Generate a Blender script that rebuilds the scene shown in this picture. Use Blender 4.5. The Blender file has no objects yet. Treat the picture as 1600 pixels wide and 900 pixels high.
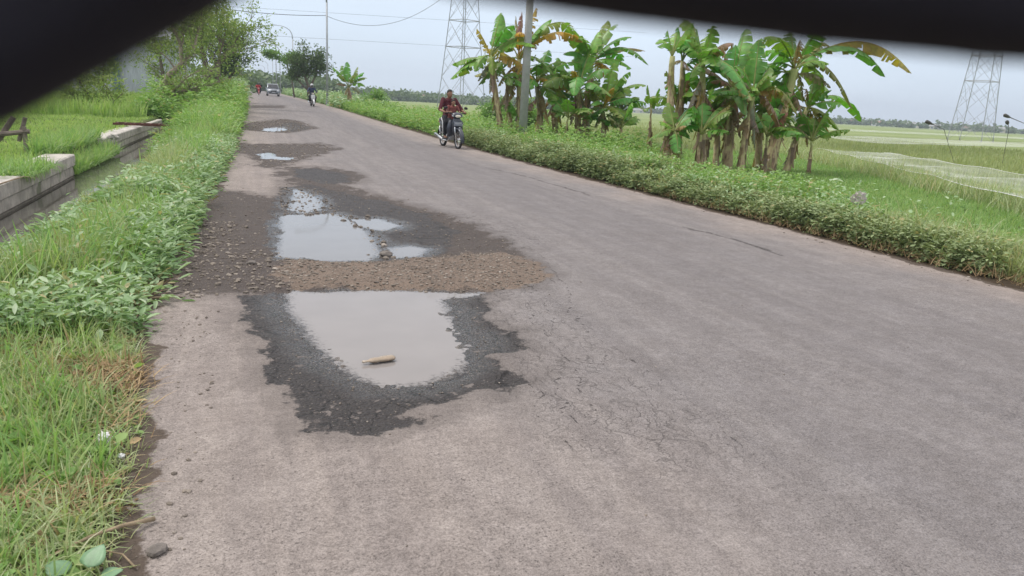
import bpy, bmesh, math, random
import numpy as np
from mathutils import Vector, Matrix, Euler

R = math.radians
rng = np.random.default_rng(7)
random.seed(7)
scene = bpy.context.scene
COL = scene.collection

# ------------------------------------------------------------------ camera, world, sun, exposure
H = 1.4
PITCH, YAW, ROLL = 13.996, 19.797, 3.15
cam_d = bpy.data.cameras.new("camera")
cam = bpy.data.objects.new("camera", cam_d); COL.objects.link(cam)
cam.location = (0, 0, H)
cam_d.sensor_width = 36; cam_d.lens = 1155 / 1600 * 36
cam_d.dof.use_dof = True; cam_d.dof.focus_distance = 6.0; cam_d.dof.aperture_fstop = 10.5
cam_d.clip_start = 0.01; cam_d.clip_end = 6000
cam.rotation_euler = (Matrix.Rotation(R(-YAW), 4, 'Z') @ Matrix.Rotation(R(90 - PITCH), 4, 'X')
                      @ Matrix.Rotation(R(ROLL), 4, 'Z')).to_euler()
scene.camera = cam

SUN_EL, SUN_AZ = 62, 300      # azimuth measured clockwise from +Y
world = bpy.data.worlds.new("World"); scene.world = world; world.use_nodes = True
wn = world.node_tree; wn.nodes.clear()
def WN(t, **k):
    n = wn.nodes.new(t)
    for a, b in k.items(): setattr(n, a, b)
    return n
sky = WN('ShaderNodeTexSky', sky_type='NISHITA', sun_disc=False, sun_elevation=R(SUN_EL), sun_rotation=R(SUN_AZ), dust_density=3.0, air_density=1.0)
skym = WN('ShaderNodeMix', data_type='RGBA', blend_type='MULTIPLY'); skym.inputs[0].default_value = 1
wn.links.new(sky.outputs[0], skym.inputs[6]); skym.inputs[7].default_value = (.1, .1, .1, 1)
tc = WN('ShaderNodeTexCoord'); sep = WN('ShaderNodeSeparateXYZ'); wn.links.new(tc.outputs['Generated'], sep.inputs[0])
ramp = WN('ShaderNodeValToRGB'); wn.links.new(sep.outputs['Z'], ramp.inputs[0])
cr = ramp.color_ramp
cr.elements[0].position = 0.0; cr.elements[0].color = (.61, .70, .80, 1)
cr.elements[1].position = 1.0; cr.elements[1].color = (1.0, .95, .93, 1)
e = cr.elements.new(.09); e.color = (.565, .66, .775, 1)
e = cr.elements.new(.22); e.color = (.61, .665, .745, 1)
e = cr.elements.new(.45); e.color = (.72, .72, .74, 1)
mp = WN('ShaderNodeMapping'); mp.inputs['Scale'].default_value = (1.2, 1.2, 5)
wn.links.new(tc.outputs['Generated'], mp.inputs[0])
nz = WN('ShaderNodeTexNoise'); nz.inputs['Scale'].default_value = 1.6; nz.inputs['Detail'].default_value = 4
wn.links.new(mp.outputs[0], nz.inputs['Vector'])
nr = WN('ShaderNodeMapRange'); nr.inputs[1].default_value = .3; nr.inputs[2].default_value = .7; nr.inputs[3].default_value = .91; nr.inputs[4].default_value = 1.08
wn.links.new(nz.outputs[0], nr.inputs[0])
cm = WN('ShaderNodeVectorMath', operation='SCALE'); wn.links.new(ramp.outputs[0], cm.inputs[0]); wn.links.new(nr.outputs[0], cm.inputs['Scale'])
mixs = WN('ShaderNodeMix', data_type='RGBA'); mixs.inputs[0].default_value = .88
wn.links.new(skym.outputs[2], mixs.inputs[6]); wn.links.new(cm.outputs[0], mixs.inputs[7])
bg = WN('ShaderNodeBackground'); bg.inputs[1].default_value = 1.0
wn.links.new(mixs.outputs[2], bg.inputs[0])
wo = WN('ShaderNodeOutputWorld'); wn.links.new(bg.outputs[0], wo.inputs[0])

sun_d = bpy.data.lights.new("sun", 'SUN'); sun_d.energy = 1.5; sun_d.angle = R(22); sun_d.color = (1, .96, .9)
sun = bpy.data.objects.new("sun", sun_d); COL.objects.link(sun)
sun.rotation_euler = (R(90 - SUN_EL), 0, R(-SUN_AZ + 180))
scene.view_settings.view_transform = 'Standard'; scene.view_settings.look = 'None'
scene.view_settings.exposure = 0.55; scene.view_settings.gamma = 1
scene.render.engine = 'CYCLES'
scene.cycles.max_bounces = 6; scene.cycles.transparent_max_bounces = 12

# ------------------------------------------------------------------ materials
def new_mat(name):
    m = bpy.data.materials.new(name); m.use_nodes = True
    nt = m.node_tree; nt.nodes.clear()
    out = nt.nodes.new('ShaderNodeOutputMaterial'); bs = nt.nodes.new('ShaderNodeBsdfPrincipled')
    nt.links.new(bs.outputs[0], out.inputs[0])
    return m, nt, bs, out
class G:                                            # tiny node helper
    def __init__(s, nt): s.nt = nt
    def _in(s, sock, v):
        if isinstance(v, bpy.types.NodeSocket): s.nt.links.new(v, sock)
        elif isinstance(v, (tuple, list)): sock.default_value = tuple(v) if len(v) != 3 or sock.type != 'RGBA' else (*v, 1)
        else: sock.default_value = v
    def pos(s): return s.nt.nodes.new('ShaderNodeNewGeometry').outputs['Position']
    def obj(s): return s.nt.nodes.new('ShaderNodeTexCoord').outputs['Object']
    def sep(s, v):
        n = s.nt.nodes.new('ShaderNodeSeparateXYZ'); s._in(n.inputs[0], v); return n.outputs
    def scalev(s, v, k):
        n = s.nt.nodes.new('ShaderNodeMapping'); s._in(n.inputs[0], v); n.inputs['Scale'].default_value = k; return n.outputs[0]
    def noise(s, v, sc, det=4, rough=.55, dist=0):
        n = s.nt.nodes.new('ShaderNodeTexNoise'); s._in(n.inputs['Vector'], v); n.inputs['Scale'].default_value = sc
        n.inputs['Detail'].default_value = det; n.inputs['Roughness'].default_value = rough; n.inputs['Distortion'].default_value = dist
        return n.outputs[0]
    def noisec(s, v, sc, det=3):
        n = s.nt.nodes.new('ShaderNodeTexNoise'); s._in(n.inputs['Vector'], v); n.inputs['Scale'].default_value = sc
        n.inputs['Detail'].default_value = det; return n.outputs[1]
    def vor(s, v, sc, feature='F1', rnd=1):
        n = s.nt.nodes.new('ShaderNodeTexVoronoi'); n.feature = feature; s._in(n.inputs['Vector'], v); n.inputs['Scale'].default_value = sc
        n.inputs['Randomness'].default_value = rnd; return n.outputs
    def math(s, op, a, b=0.0, c=None, clamp=False):
        n = s.nt.nodes.new('ShaderNodeMath'); n.operation = op; n.use_clamp = clamp; s._in(n.inputs[0], a); s._in(n.inputs[1], b)
        if c is not None: s._in(n.inputs[2], c)
        return n.outputs[0]
    def mr(s, v, a, b, c=0., d=1., smooth=True):
        n = s.nt.nodes.new('ShaderNodeMapRange'); n.interpolation_type = 'SMOOTHSTEP' if smooth else 'LINEAR'
        s._in(n.inputs[0], v)
        for i, x in enumerate((a, b, c, d)): n.inputs[i + 1].default_value = x
        return n.outputs[0]
    def mix(s, f, a, b, bt='MIX'):
        n = s.nt.nodes.new('ShaderNodeMix'); n.data_type = 'RGBA'; n.blend_type = bt
        s._in(n.inputs[0], f); s._in(n.inputs[6], a); s._in(n.inputs[7], b); return n.outputs[2]
    def ramp(s, f, stops):
        n = s.nt.nodes.new('ShaderNodeValToRGB'); s._in(n.inputs[0], f); r = n.color_ramp
        r.elements[0].position, r.elements[0].color = stops[0][0], (*stops[0][1], 1)
        r.elements[1].position, r.elements[1].color = stops[-1][0], (*stops[-1][1], 1)
        for p, c in stops[1:-1]:
            e = r.elements.new(p); e.color = (*c, 1)
        return n.outputs[0]
    def attr(s, name, what='Fac'):
        n = s.nt.nodes.new('ShaderNodeAttribute'); n.attribute_name = name; return n.outputs[what]
    def bump(s, h, st=.3, d=.01):
        n = s.nt.nodes.new('ShaderNodeBump'); s._in(n.inputs['Height'], h); n.inputs['Strength'].default_value = st; n.inputs['Distance'].default_value = d
        return n.outputs[0]
def simple(name, col, rough=.6, metal=0., var=.12, scale=6., spec=.5, bump=0., coat=0.):
    m, nt, bs, out = new_mat(name); g = G(nt); p = g.obj()
    n = g.noise(p, scale, 5); n2 = g.noise(p, scale * 9, 3)
    f = g.math('ADD', g.math('MULTIPLY', n, .7), g.math('MULTIPLY', n2, .3))
    c = g.mix(g.mr(f, .3, .7), tuple(x * (1 - var) for x in col), tuple(min(1, x * (1 + var)) for x in col))
    nt.links.new(c, bs.inputs['Base Color']); g._in(bs.inputs['Roughness'], g.mr(n2, .3, .7, max(0, rough - .06), min(1, rough + .06)))
    bs.inputs['Metallic'].default_value = metal; bs.inputs['Specular IOR Level'].default_value = spec
    bs.inputs['Coat Weight'].default_value = coat
    if bump: nt.links.new(g.bump(f, bump, .01), bs.inputs['Normal'])
    return m
def leafmat(name, stops, dry=((.36, .28, .13), (.55, .46, .26)), trans=.35, rough=.5, patch=0.6, spec=.35):
    """tint: per leaf or blade, partly random, on some plants paler towards the top, dry: 0 green .. 1 straw; translucent"""
    m, nt, bs, out = new_mat(name); g = G(nt); p = g.pos()
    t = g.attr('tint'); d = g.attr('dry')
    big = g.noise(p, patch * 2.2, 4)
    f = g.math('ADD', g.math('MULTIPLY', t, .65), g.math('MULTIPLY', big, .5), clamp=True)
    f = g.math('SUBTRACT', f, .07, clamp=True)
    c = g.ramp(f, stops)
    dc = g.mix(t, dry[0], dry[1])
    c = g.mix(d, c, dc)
    nt.links.new(c, bs.inputs['Base Color']); bs.inputs['Roughness'].default_value = rough; bs.inputs['Specular IOR Level'].default_value = spec
    tr = nt.nodes.new('ShaderNodeBsdfTranslucent'); g._in(tr.inputs[0], g.mix(1., c, (1.25, 1.35, .75), 'MULTIPLY'))
    mx = nt.nodes.new('ShaderNodeMixShader'); mx.inputs[0].default_value = trans
    nt.links.new(bs.outputs[0], mx.inputs[1]); nt.links.new(tr.outputs[0], mx.inputs[2]); nt.links.new(mx.outputs[0], out.inputs[0])
    return m

# ------------------------------------------------------------------ mesh helpers
def tag(o, label=None, cat=None, group=None, kind=None):
    if label: o['label'] = label
    if cat: o['category'] = cat
    if group: o['group'] = group
    if kind: o['kind'] = kind
    return o
def empty(name, loc=(0, 0, 0), rz=0, label=None, cat=None, group=None):
    o = bpy.data.objects.new(name, None); COL.objects.link(o); o.location = loc; o.rotation_euler = (0, 0, rz)
    return tag(o, label, cat, group)
def mesh_np(name, V, quads=None, tris=None, mat=None, parent=None, attrs=None, smooth=True, vcol=None):
    V = np.asarray(V, dtype=np.float32); me = bpy.data.meshes.new(name)
    nq = 0 if quads is None else len(quads); ntr = 0 if tris is None else len(tris)
    me.vertices.add(len(V)); me.vertices.foreach_set('co', V.ravel())
    idx = []
    if nq: idx.append(np.asarray(quads, dtype=np.int32).ravel())
    if ntr: idx.append(np.asarray(tris, dtype=np.int32).ravel())
    idx = np.concatenate(idx); me.loops.add(len(idx)); me.loops.foreach_set('vertex_index', idx)
    me.polygons.add(nq + ntr)
    st = np.concatenate([np.arange(nq) * 4, nq * 4 + np.arange(ntr) * 3]).astype(np.int32)
    me.polygons.foreach_set('loop_start', st)
    me.polygons.foreach_set('use_smooth', np.full(nq + ntr, smooth))
    for k, a in (attrs or {}).items():
        at = me.attributes.new(k, 'FLOAT', 'POINT'); at.data.foreach_set('value', np.asarray(a, dtype=np.float32))
    if vcol is not None:
        at = me.attributes.new('col', 'FLOAT_COLOR', 'POINT')
        c = np.ones((len(V), 4), dtype=np.float32); c[:, :3] = vcol; at.data.foreach_set('color', c.ravel())
    me.update(calc_edges=True); me.validate()
    if mat: me.materials.append(mat)
    o = bpy.data.objects.new(name, me); COL.objects.link(o)
    if parent: o.parent = parent
    return o

class MB:                                           # collects primitives into one mesh
    def __init__(s): s.v = []; s.f = []; s.n = 0
    def add(s, v, f):
        v = [tuple(x) for x in v]; s.v += v; s.f += [tuple(i + s.n for i in q) for q in f]; s.n += len(v); return s
    def box(s, c, d, rot=None, taper=1.0, bev=0):
        cx, cy, cz = c; x, y, z = d[0] / 2, d[1] / 2, d[2] / 2
        if bev:
            b = bev; vs = []; 
            bm = bmesh.new(); bmesh.ops.create_cube(bm, size=1)
            for v in bm.verts:
                v.co = Vector((v.co.x * d[0] * (taper if v.co.z > 0 else 1), v.co.y * d[1] * (taper if v.co.z > 0 else 1), v.co.z * d[2]))
            bmesh.ops.bevel(bm, geom=bm.edges[:], offset=b, segments=2, affect='EDGES', profile=.6)
            bm.verts.index_update(); vs = [v.co.copy() for v in bm.verts]; fs = [[v.index for v in f.verts] for f in bm.faces]; bm.free()
        else:
            t = taper
            vs = [Vector(q) for q in [(-x, -y, -z), (x, -y, -z), (x, y, -z), (-x, y, -z), (-x * t, -y * t, z), (x * t, -y * t, z), (x * t, y * t, z), (-x * t, y * t, z)]]
            fs = [(0, 3, 2, 1), (4, 5, 6, 7), (0, 1, 5, 4), (1, 2, 6, 5), (2, 3, 7, 6), (3, 0, 4, 7)]
        if rot is not None:
            m = Euler(rot).to_matrix() if not isinstance(rot, Matrix) else rot
            vs = [m @ v for v in vs]
        return s.add([v + Vector(c) for v in vs], fs)
    def tube(s, pts, rad, n=8, cap=True, flat=None):
        pts = [Vector(p) for p in pts]
        if not hasattr(rad, '__len__'): rad = [rad] * len(pts)
        vs = []; up = Vector((0, 0, 1)); last = None
        for i, p in enumerate(pts):
            d = (pts[min(i + 1, len(pts) - 1)] - pts[max(i - 1, 0)]).normalized()
            if last is None:
                a = d.cross(up) if abs(d.dot(up)) < .95 else d.cross(Vector((1, 0, 0)))
            else: a = last - d * last.dot(d)
            a.normalize(); b = d.cross(a); last = a
            for k in range(n):
                t = 2 * math.pi * k / n
                vs.append(p + (a * math.cos(t) + b * math.sin(t) * (flat or 1)) * rad[i])
        fs = [(i * n + k, i * n + (k + 1) % n, (i + 1) * n + (k + 1) % n, (i + 1) * n + k) for i in range(len(pts) - 1) for k in range(n)]
        if cap: fs += [tuple(range(n - 1, -1, -1)), tuple(range((len(pts) - 1) * n, len(pts) * n))]
        return s.add(vs, fs)
    def ell(s, c, r, rot=None, u=14, v=9):
        vs = []; m = Euler(rot).to_matrix() if rot else Matrix.Identity(3); fs = []
        for i in range(v + 1):
            th = math.pi * i / v
            for k in range(u):
                ph = 2 * math.pi * k / u
                vs.append(m @ Vector((r[0] * math.sin(th) * math.cos(ph), r[1] * math.sin(th) * math.sin(ph), r[2] * math.cos(th))) + Vector(c))
        for i in range(v):
            for k in range(u): fs.append((i * u + k, (i + 1) * u + k, (i + 1) * u + (k + 1) % u, i * u + (k + 1) % u))
        return s.add(vs, fs)
    def torus(s, c, R1, r, axis='X', n=28, m=8):
        vs = []
        for i in range(n):
            a = 2 * math.pi * i / n
            for k in range(m):
                b = 2 * math.pi * k / m; q = R1 + r * math.cos(b); h = r * math.sin(b)
                p = {'X': (h, q * math.cos(a), q * math.sin(a)), 'Z': (q * math.cos(a), q * math.sin(a), h)}[axis]
                vs.append(Vector(p) + Vector(c))
        return s.add(vs, [(i * m + k, i * m + (k + 1) % m, ((i + 1) % n) * m + (k + 1) % m, ((i + 1) % n) * m + k) for i in range(n) for k in range(m)])
    def loft(s, rings, cap=True):
        n = len(rings[0]); vs = [p for r in rings for p in r]
        fs = [(i * n + k, i * n + (k + 1) % n, (i + 1) * n + (k + 1) % n, (i + 1) * n + k) for i in range(len(rings) - 1) for k in range(n)]
        if cap: fs += [tuple(range(n - 1, -1, -1)), tuple(range((len(rings) - 1) * n, len(rings) * n))]
        return s.add(vs, fs)
    def build(s, name, mat, parent=None, smooth=False, remesh=0, sm=3, loc=None):
        me = bpy.data.meshes.new(name); me.from_pydata([tuple(v) for v in s.v], [], s.f); me.update()
        bm = bmesh.new(); bm.from_mesh(me); bmesh.ops.recalc_face_normals(bm, faces=bm.faces[:]); bm.to_mesh(me); bm.free()
        if mat: me.materials.append(mat)
        for p in me.polygons: p.use_smooth = smooth
        o = bpy.data.objects.new(name, me); COL.objects.link(o)
        if parent: o.parent = parent
        if loc: o.location = loc
        if remesh:
            r = o.modifiers.new('r', 'REMESH'); r.mode = 'VOXEL'; r.voxel_size = remesh; r.use_smooth_shade = True
            q = o.modifiers.new('s', 'SMOOTH'); q.iterations = sm; q.factor = .5
        return o
def copy_tree(o, parent=None):
    c = o.copy(); COL.objects.link(c)
    if parent: c.parent = parent
    for ch in o.children: copy_tree(ch, c)
    return c

# numpy noise
_T = rng.random((256, 256))
def vnoise(x, y, s=1.0, o=0):
    x = x * s + o * 17.3; y = y * s + o * 9.1
    xi = np.floor(x).astype(int); yi = np.floor(y).astype(int); fx = x - xi; fy = y - yi
    fx = fx * fx * (3 - 2 * fx); fy = fy * fy * (3 - 2 * fy)
    g = lambda a, b: _T[(a + o * 7) % 256, (b + o * 13) % 256]
    return (g(xi, yi) * (1 - fx) + g(xi + 1, yi) * fx) * (1 - fy) + (g(xi, yi + 1) * (1 - fx) + g(xi + 1, yi + 1) * fx) * fy
def fbm(x, y, s=1., o=0, n=4):
    t = 0; a = .5
    for i in range(n): t = t + a * vnoise(x, y, s * 2 ** i, o + i); a *= .5
    return t / (1 - .5 ** n)
def sst(x, a, b):
    t = np.clip((x - a) / (b - a), 0, 1); return t * t * (3 - 2 * t)

def sdpoly(x, y, P):                                # signed distance, inside positive
    P = np.asarray(P, float); d = np.full(x.shape, 1e9); ins = np.zeros(x.shape, bool); n = len(P)
    for i in range(n):
        a = P[i]; b = P[(i + 1) % n]; e = b - a; wx = x - a[0]; wy = y - a[1]
        t = np.clip((wx * e[0] + wy * e[1]) / (e @ e + 1e-12), 0, 1)
        d = np.minimum(d, (wx - e[0] * t) ** 2 + (wy - e[1] * t) ** 2)
        c = (a[1] > y) != (b[1] > y)
        with np.errstate(divide='ignore', invalid='ignore'):
            xi = (b[0] - a[0]) * (y - a[1]) / (b[1] - a[1] + 1e-12) + a[0]
        ins ^= c & (x < xi)
    d = np.sqrt(d); return np.where(ins, d, -d)
def sdline(x, y, P):
    P = np.asarray(P, float); d = np.full(x.shape, 1e9)
    for i in range(len(P) - 1):
        a = P[i]; e = P[i + 1] - a; wx = x - a[0]; wy = y - a[1]
        t = np.clip((wx * e[0] + wy * e[1]) / (e @ e + 1e-12), 0, 1)
        d = np.minimum(d, np.hypot(wx - e[0] * t, wy - e[1] * t))
    return d

# ------------------------------------------------------------------ terrain shape
RZ = (np.array([-50, 20, 38, 61, 75, 112, 160, 230, 320, 3000.]), np.array([0, 0, .13, .36, .45, .62, .78, .95, 1.05, 1.05]))
def rise(y): return np.interp(y, *RZ)
def edge_l(y): return np.interp(y, [-5, 2.1, 2.7, 3.7, 4.95, 5.8, 8.3, 12.5, 19.6, 40, 500], [-.37, -.37, -.40, -.47, -.70, -.62, -.6, -.45, -.31, -.3, -.25])
def edge_r(y): return np.interp(y, [-5, 4, 8, 12, 18, 500], [6.62, 6.6, 6.53, 6.45, 6.36, 6.36])
PUD = {
 'A': [(.23,5.52),(.46,5.46),(.93,5.46),(1.3,5.36),(1.5,5.30),(1.72,5.29),(1.55,5.20),(1.3,5.13),(1.25,4.66),(1.24,4.23),(1.18,3.93),(1.03,3.68),(.81,3.53),(.6,3.5),(.5,3.69),(.4,3.96),(.33,4.25),(.29,4.65),(.22,4.97)],
 'B': [(.33,9.13),(.93,9.24),(1.15,8.52),(1.14,7.51),(1.10,6.8),(.96,6.52),(.55,6.55),(.21,6.77),(.28,7.91)],
 'B2': [(1.08,8.8),(1.42,8.85),(1.6,8.38),(1.36,8.04),(1.1,8.3)],
 'B3': [(1.25,7.05),(1.47,7.15),(1.6,7.01),(1.46,6.68),(1.2,6.62)],
 'B4': [(.62,11.6),(.80,11.0),(.88,10.3),(.80,9.6),(.60,9.3),(.45,9.5),(.52,10.4)],
 'C': [(.12,18.17),(.49,18.7),(.52,17.6),(.95,17.4),(.76,16.67),(.24,16.82)],
 'D': [(.5,29.58),(1.17,30.65),(1.33,28.83),(.83,27.16),(.45,27.3)]}
WETA = [(-.06,5.31),(-.04,4.71),(.07,4.18),(.07,3.77),(.17,3.48),(.14,3.25),(.25,3.06),(.39,2.91),(.5,2.87),(.61,2.91),(.77,3.05),(.66,3.14),(.94,3.28),(1.18,3.29),(1.38,3.40),(1.22,3.52),(1.27,3.74),(1.44,3.88),(1.52,4.18),(1.49,4.62),(1.67,5.21),(1.3,5.5),(.5,5.6)]
WETB = [(.15,6.6),(.15,8.2),(.25,9.6),(.4,11.6),(.8,12.2),(1.3,11.2),(2.1,9.1),(2.15,7.9),(1.9,7.2),(1.75,6.75),(1.2,6.4),(.7,6.4)]
GRAV = [(.23,6.63),(.54,6.47),(1.09,6.42),(1.74,6.66),(2.28,6.78),(2.45,6.31),(2.38,5.67),(2.09,5.37),(1.72,5.27),(1.3,5.36),(.93,5.46),(.23,5.55),(.15,5.7)]
DAMP = [(-.75,11.9),(-.43,11.3),(.38,10.49),(.6,12.9),(1.0,13.2),(1.5,11.5),(2.33,9.01),(2.51,7.46),(2.45,6.3),(2.38,5.67),(2.08,5.33),(1.67,5.21),(-.06,5.31),(-.41,5.39),(-.8,5.3),(-1.,5.98),(-1,8.7)]
DAMPC = [(-.9,21.5),(-.1,20.9),(.15,20.75),(1.89,22.14),(2.23,20.29),(1.56,18.34),(1.09,16.78),(.69,15.2),(.26,14.58),(.05,16.92),(-.22,17.68),(-.9,17.2)]
C2 = [(.5,13.2),(.55,14.6),(1.2,15.2),(1.9,13.9),(1.75,12.4),(1.2,11.9),(.8,12.4)]
DAMPD = [(-.9,32),(-.35,31.43),(1.43,37.09),(1.96,36.2),(2.46,30.2),(1.21,26.24),(.2,26.7),(-.31,27.14),(-.9,27)]
WETD = [(.9,28),(1.2,33),(1.9,34.5),(2.3,30.4),(1.5,27.2)]
DAMPE = [(-.17,54.8),(2.56,59.9),(2.03,52.4),(.03,50.5)]
CRK = [[(2.63,6.44),(2.45,5.7),(2.29,5.04),(2.14,4.7),(2.07,4.38),(2.02,3.97),(2.05,3.7),(2.03,3.44),(2.04,2.93),(1.96,2.45)],
       [(1.87,4.91),(1.74,4.4),(1.68,4.03),(1.65,3.57),(1.55,3.2),(1.49,2.82)], [(1.38,3.40),(1.22,3.03),(1.23,2.81),(1.24,2.61)],
       [(1.5,3.4),(1.43,3.23),(1.39,2.84),(1.32,2.59)], [(2.38,5.67),(2.3,5.4),(2.05,5.3),(1.97,4.9),(1.9,4.3),(2.05,4.0)], [(1.65,3.6),(1.85,3.5),(1.95,3.75)],
       [(5.03,8.26),(5.14,8.0),(5.23,7.69),(5.3,7.14),(5.3,6.7),(5.25,6.18)], [(4.9,15.7),(5.1,14.8),(5.2,14.05),(5.23,12.43),(5.27,11.8),(5.25,11.11)],
       [(1.9,8.9),(2.3,8.4),(2.6,8.1),(2.65,7.4),(2.5,6.9)], [(2.1,9.1),(2.3,8.0),(2.3,7.2)]]
def pud_sd(x, y):
    d = np.full(x.shape, -9.)
    for P in PUD.values(): d = np.maximum(d, sdpoly(x, y, P))
    return d
def road_fields(x, y):
    x0, y0 = x, y; x = x0 + (fbm(x0, y0, 4, 21, 4) - .5) * .20; y = y0 + (fbm(x0, y0, 4, 27, 4) - .5) * .24
    pd = pud_sd(x, y)
    wa = sdpoly(x, y, WETA); wet = np.maximum.reduce([wa, sdpoly(x, y, WETB) , sdpoly(x, y, WETD), pd - .0, sdpoly(x, y, C2) - .2])
    gr = sdpoly(x, y, GRAV)
    dm = np.maximum.reduce([sdpoly(x, y, DAMP), sdpoly(x, y, DAMPC), sdpoly(x, y, C2), sdpoly(x, y, DAMPD), sdpoly(x, y, DAMPE)])
    x, y = x0, y0
    eg = np.minimum(x - edge_l(y) , edge_r(y) - x) + (fbm(x, y, 3, 5, 4) - .5) * .22
    return pd, wet, gr, dm, eg
WL = -.034                                          # water level in the potholes
def road_h(x, y, F=None):
    pd, wet, gr, dm, eg = F or road_fields(x, y)
    n1 = fbm(x, y, 9, 1, 4) - .5; n2 = fbm(x, y, 30, 3, 3) - .5; n0 = fbm(x, y, .8, 2, 3) - .5
    loose = np.maximum(sst(gr, -.05, .08), sst(dm, -.1, .15) * .7)
    w = sst(wet, -.03, .25)
    h = n0 * .012 + n2 * .003
    h = h + loose * (n1 * .020 + n2 * .014)
    h = h - w * .012 * (1 - sst(gr, -.03, .05))
    h = h + sst(gr, 0, .25) * .014
    rg = (fbm(x, y, 7, 6, 4) - .5) * .16
    h = h - np.maximum(sst(wet + rg, -.01, .03) * .007, sst(np.maximum(dm, gr) + rg, -.01, .04) * .015 * sst(x, -.2, .2))
    s = sst(pd, -.16, .04); h = h * (1 - s) + s * (WL - .004 + n1 * .016 + n2 * .012)
    h = h - sst(pd, 0.02, .30) * np.where((y > 9.25) & (y < 12), .004, .04)
    h = h - sst(-eg, 0, .25) * .05
    return h + rise(y)

def bankx(y): return np.interp(y, [0, 8, 11, 16, 28, 60, 3000], [9.5, 13.0, 14.9, 17.3, 23, 14, 14])
def ground_h(x, y):
    r = rise(y) * (1 - sst(x, 8, 16)) * (1 - .75 * sst(-x, 5, 14))
    z = np.zeros_like(x) - .02
    n = (fbm(x, y, .7, 4, 3) - .5)
    z = z + n * .10 * (sst(-x, .9, 1.6) + sst(x, 7, 8))
    onroad = sst(x, edge_l(y) - .1, edge_l(y) + .12) * (1 - sst(x, edge_r(y) - .12, edge_r(y) + .1))
    z = z - onroad * .14
    # canal
    cf = sst(y, 3, 6) * (1 - sst(y, 34, 38))
    inner = sst(-x, 1.75, 2.25) * (1 - sst(-x, 3.45, 3.5))
    z = z - inner * cf * .75
    z = z - sst(-x, 3.6, 5) * .05
    # right side: lawn dips, then bank, then rice land
    z = z - sst(x, 7.6, 10) * .14 - sst(x - bankx(y), .2, 1.6) * .30 - sst(x, 20, 40) * .15
    return z + r

def grid(xs, ys):
    X, Y = np.meshgrid(xs, ys); nx, ny = len(xs), len(ys)
    i = np.arange(nx * ny).reshape(ny, nx)
    q = np.stack([i[:-1, :-1], i[:-1, 1:], i[1:, 1:], i[1:, :-1]], -1).reshape(-1, 4)
    return X.ravel(), Y.ravel(), q

# ---- ground material
def ground_material():
    m, nt, bs, out = new_mat('ground'); g = G(nt); p = g.pos(); s = g.sep(p)
    n1 = g.noise(p, .9, 5); n2 = g.noise(p, 14, 5); n3 = g.noise(p, 60, 3)
    soil = g.mix(n2, (.050, .036, .024), (.12, .09, .065))
    green = g.mix(n2, (.045, .085, .018), (.10, .17, .035))
    straw = g.mix(n3, (.10, .085, .04), (.19, .15, .08))
    c = g.mix(g.mr(n1, .42, .6), green, g.mix(.5, green, straw))
    nearL = g.math('MULTIPLY', g.mr(s[0], -3.4, -3.0), g.math('MULTIPLY', g.mr(s[0], 7.9, 7.2), 1.0))
    c = g.mix(g.math('MULTIPLY', nearL, g.mr(s[1], 60, 25)), c, soil)
    # far rice land: alternating plots
    pl = g.noise(g.scalev(p, (.012, .028, 1)), 1.0, 2, .4)
    rice = g.ramp(pl, [(.3, (.17, .22, .075)), (.45, (.26, .32, .12)), (.55, (.21, .27, .095)), (.7, (.30, .35, .15))])
    rice = g.mix(g.mr(g.noise(g.scalev(p, (.5, .5, .5)), 4, 5), .35, .65, 0., .3), rice, (.14, .19, .06))
    f = g.attr('rice')
    c = g.mix(f, c, rice)
    nt.links.new(c, bs.inputs['Base Color']); bs.inputs['Roughness'].default_value = .9; bs.inputs['Specular IOR Level'].default_value = .2
    nt.links.new(g.bump(g.math('ADD', n2, n3), .8, .04), bs.inputs['Normal'])
    return m
def gs(a, b, n, p=1.0): return a + (b - a) * np.linspace(0, 1, n) ** p
xs = np.concatenate([-gs(0, 1, 40, 3)[::-1][:-1] * 1090 - 10, np.linspace(-10, 16, 261)[:-1], 16 + gs(0, 1, 60, 3) * 1500])
ys = np.concatenate([[-400, -60, -20, -6], np.linspace(-2, 40, 281)[:-1], 40 + gs(0, 1, 110, 2.4) * 1340])
X, Y, q = grid(xs, ys)
gobj = mesh_np('ground', np.stack([X, Y, ground_h(X, Y)], 1), quads=q, mat=ground_material(), attrs=dict(rice=sst(X - bankx(Y), -.3, .5))); tag(gobj, kind='structure')

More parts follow.
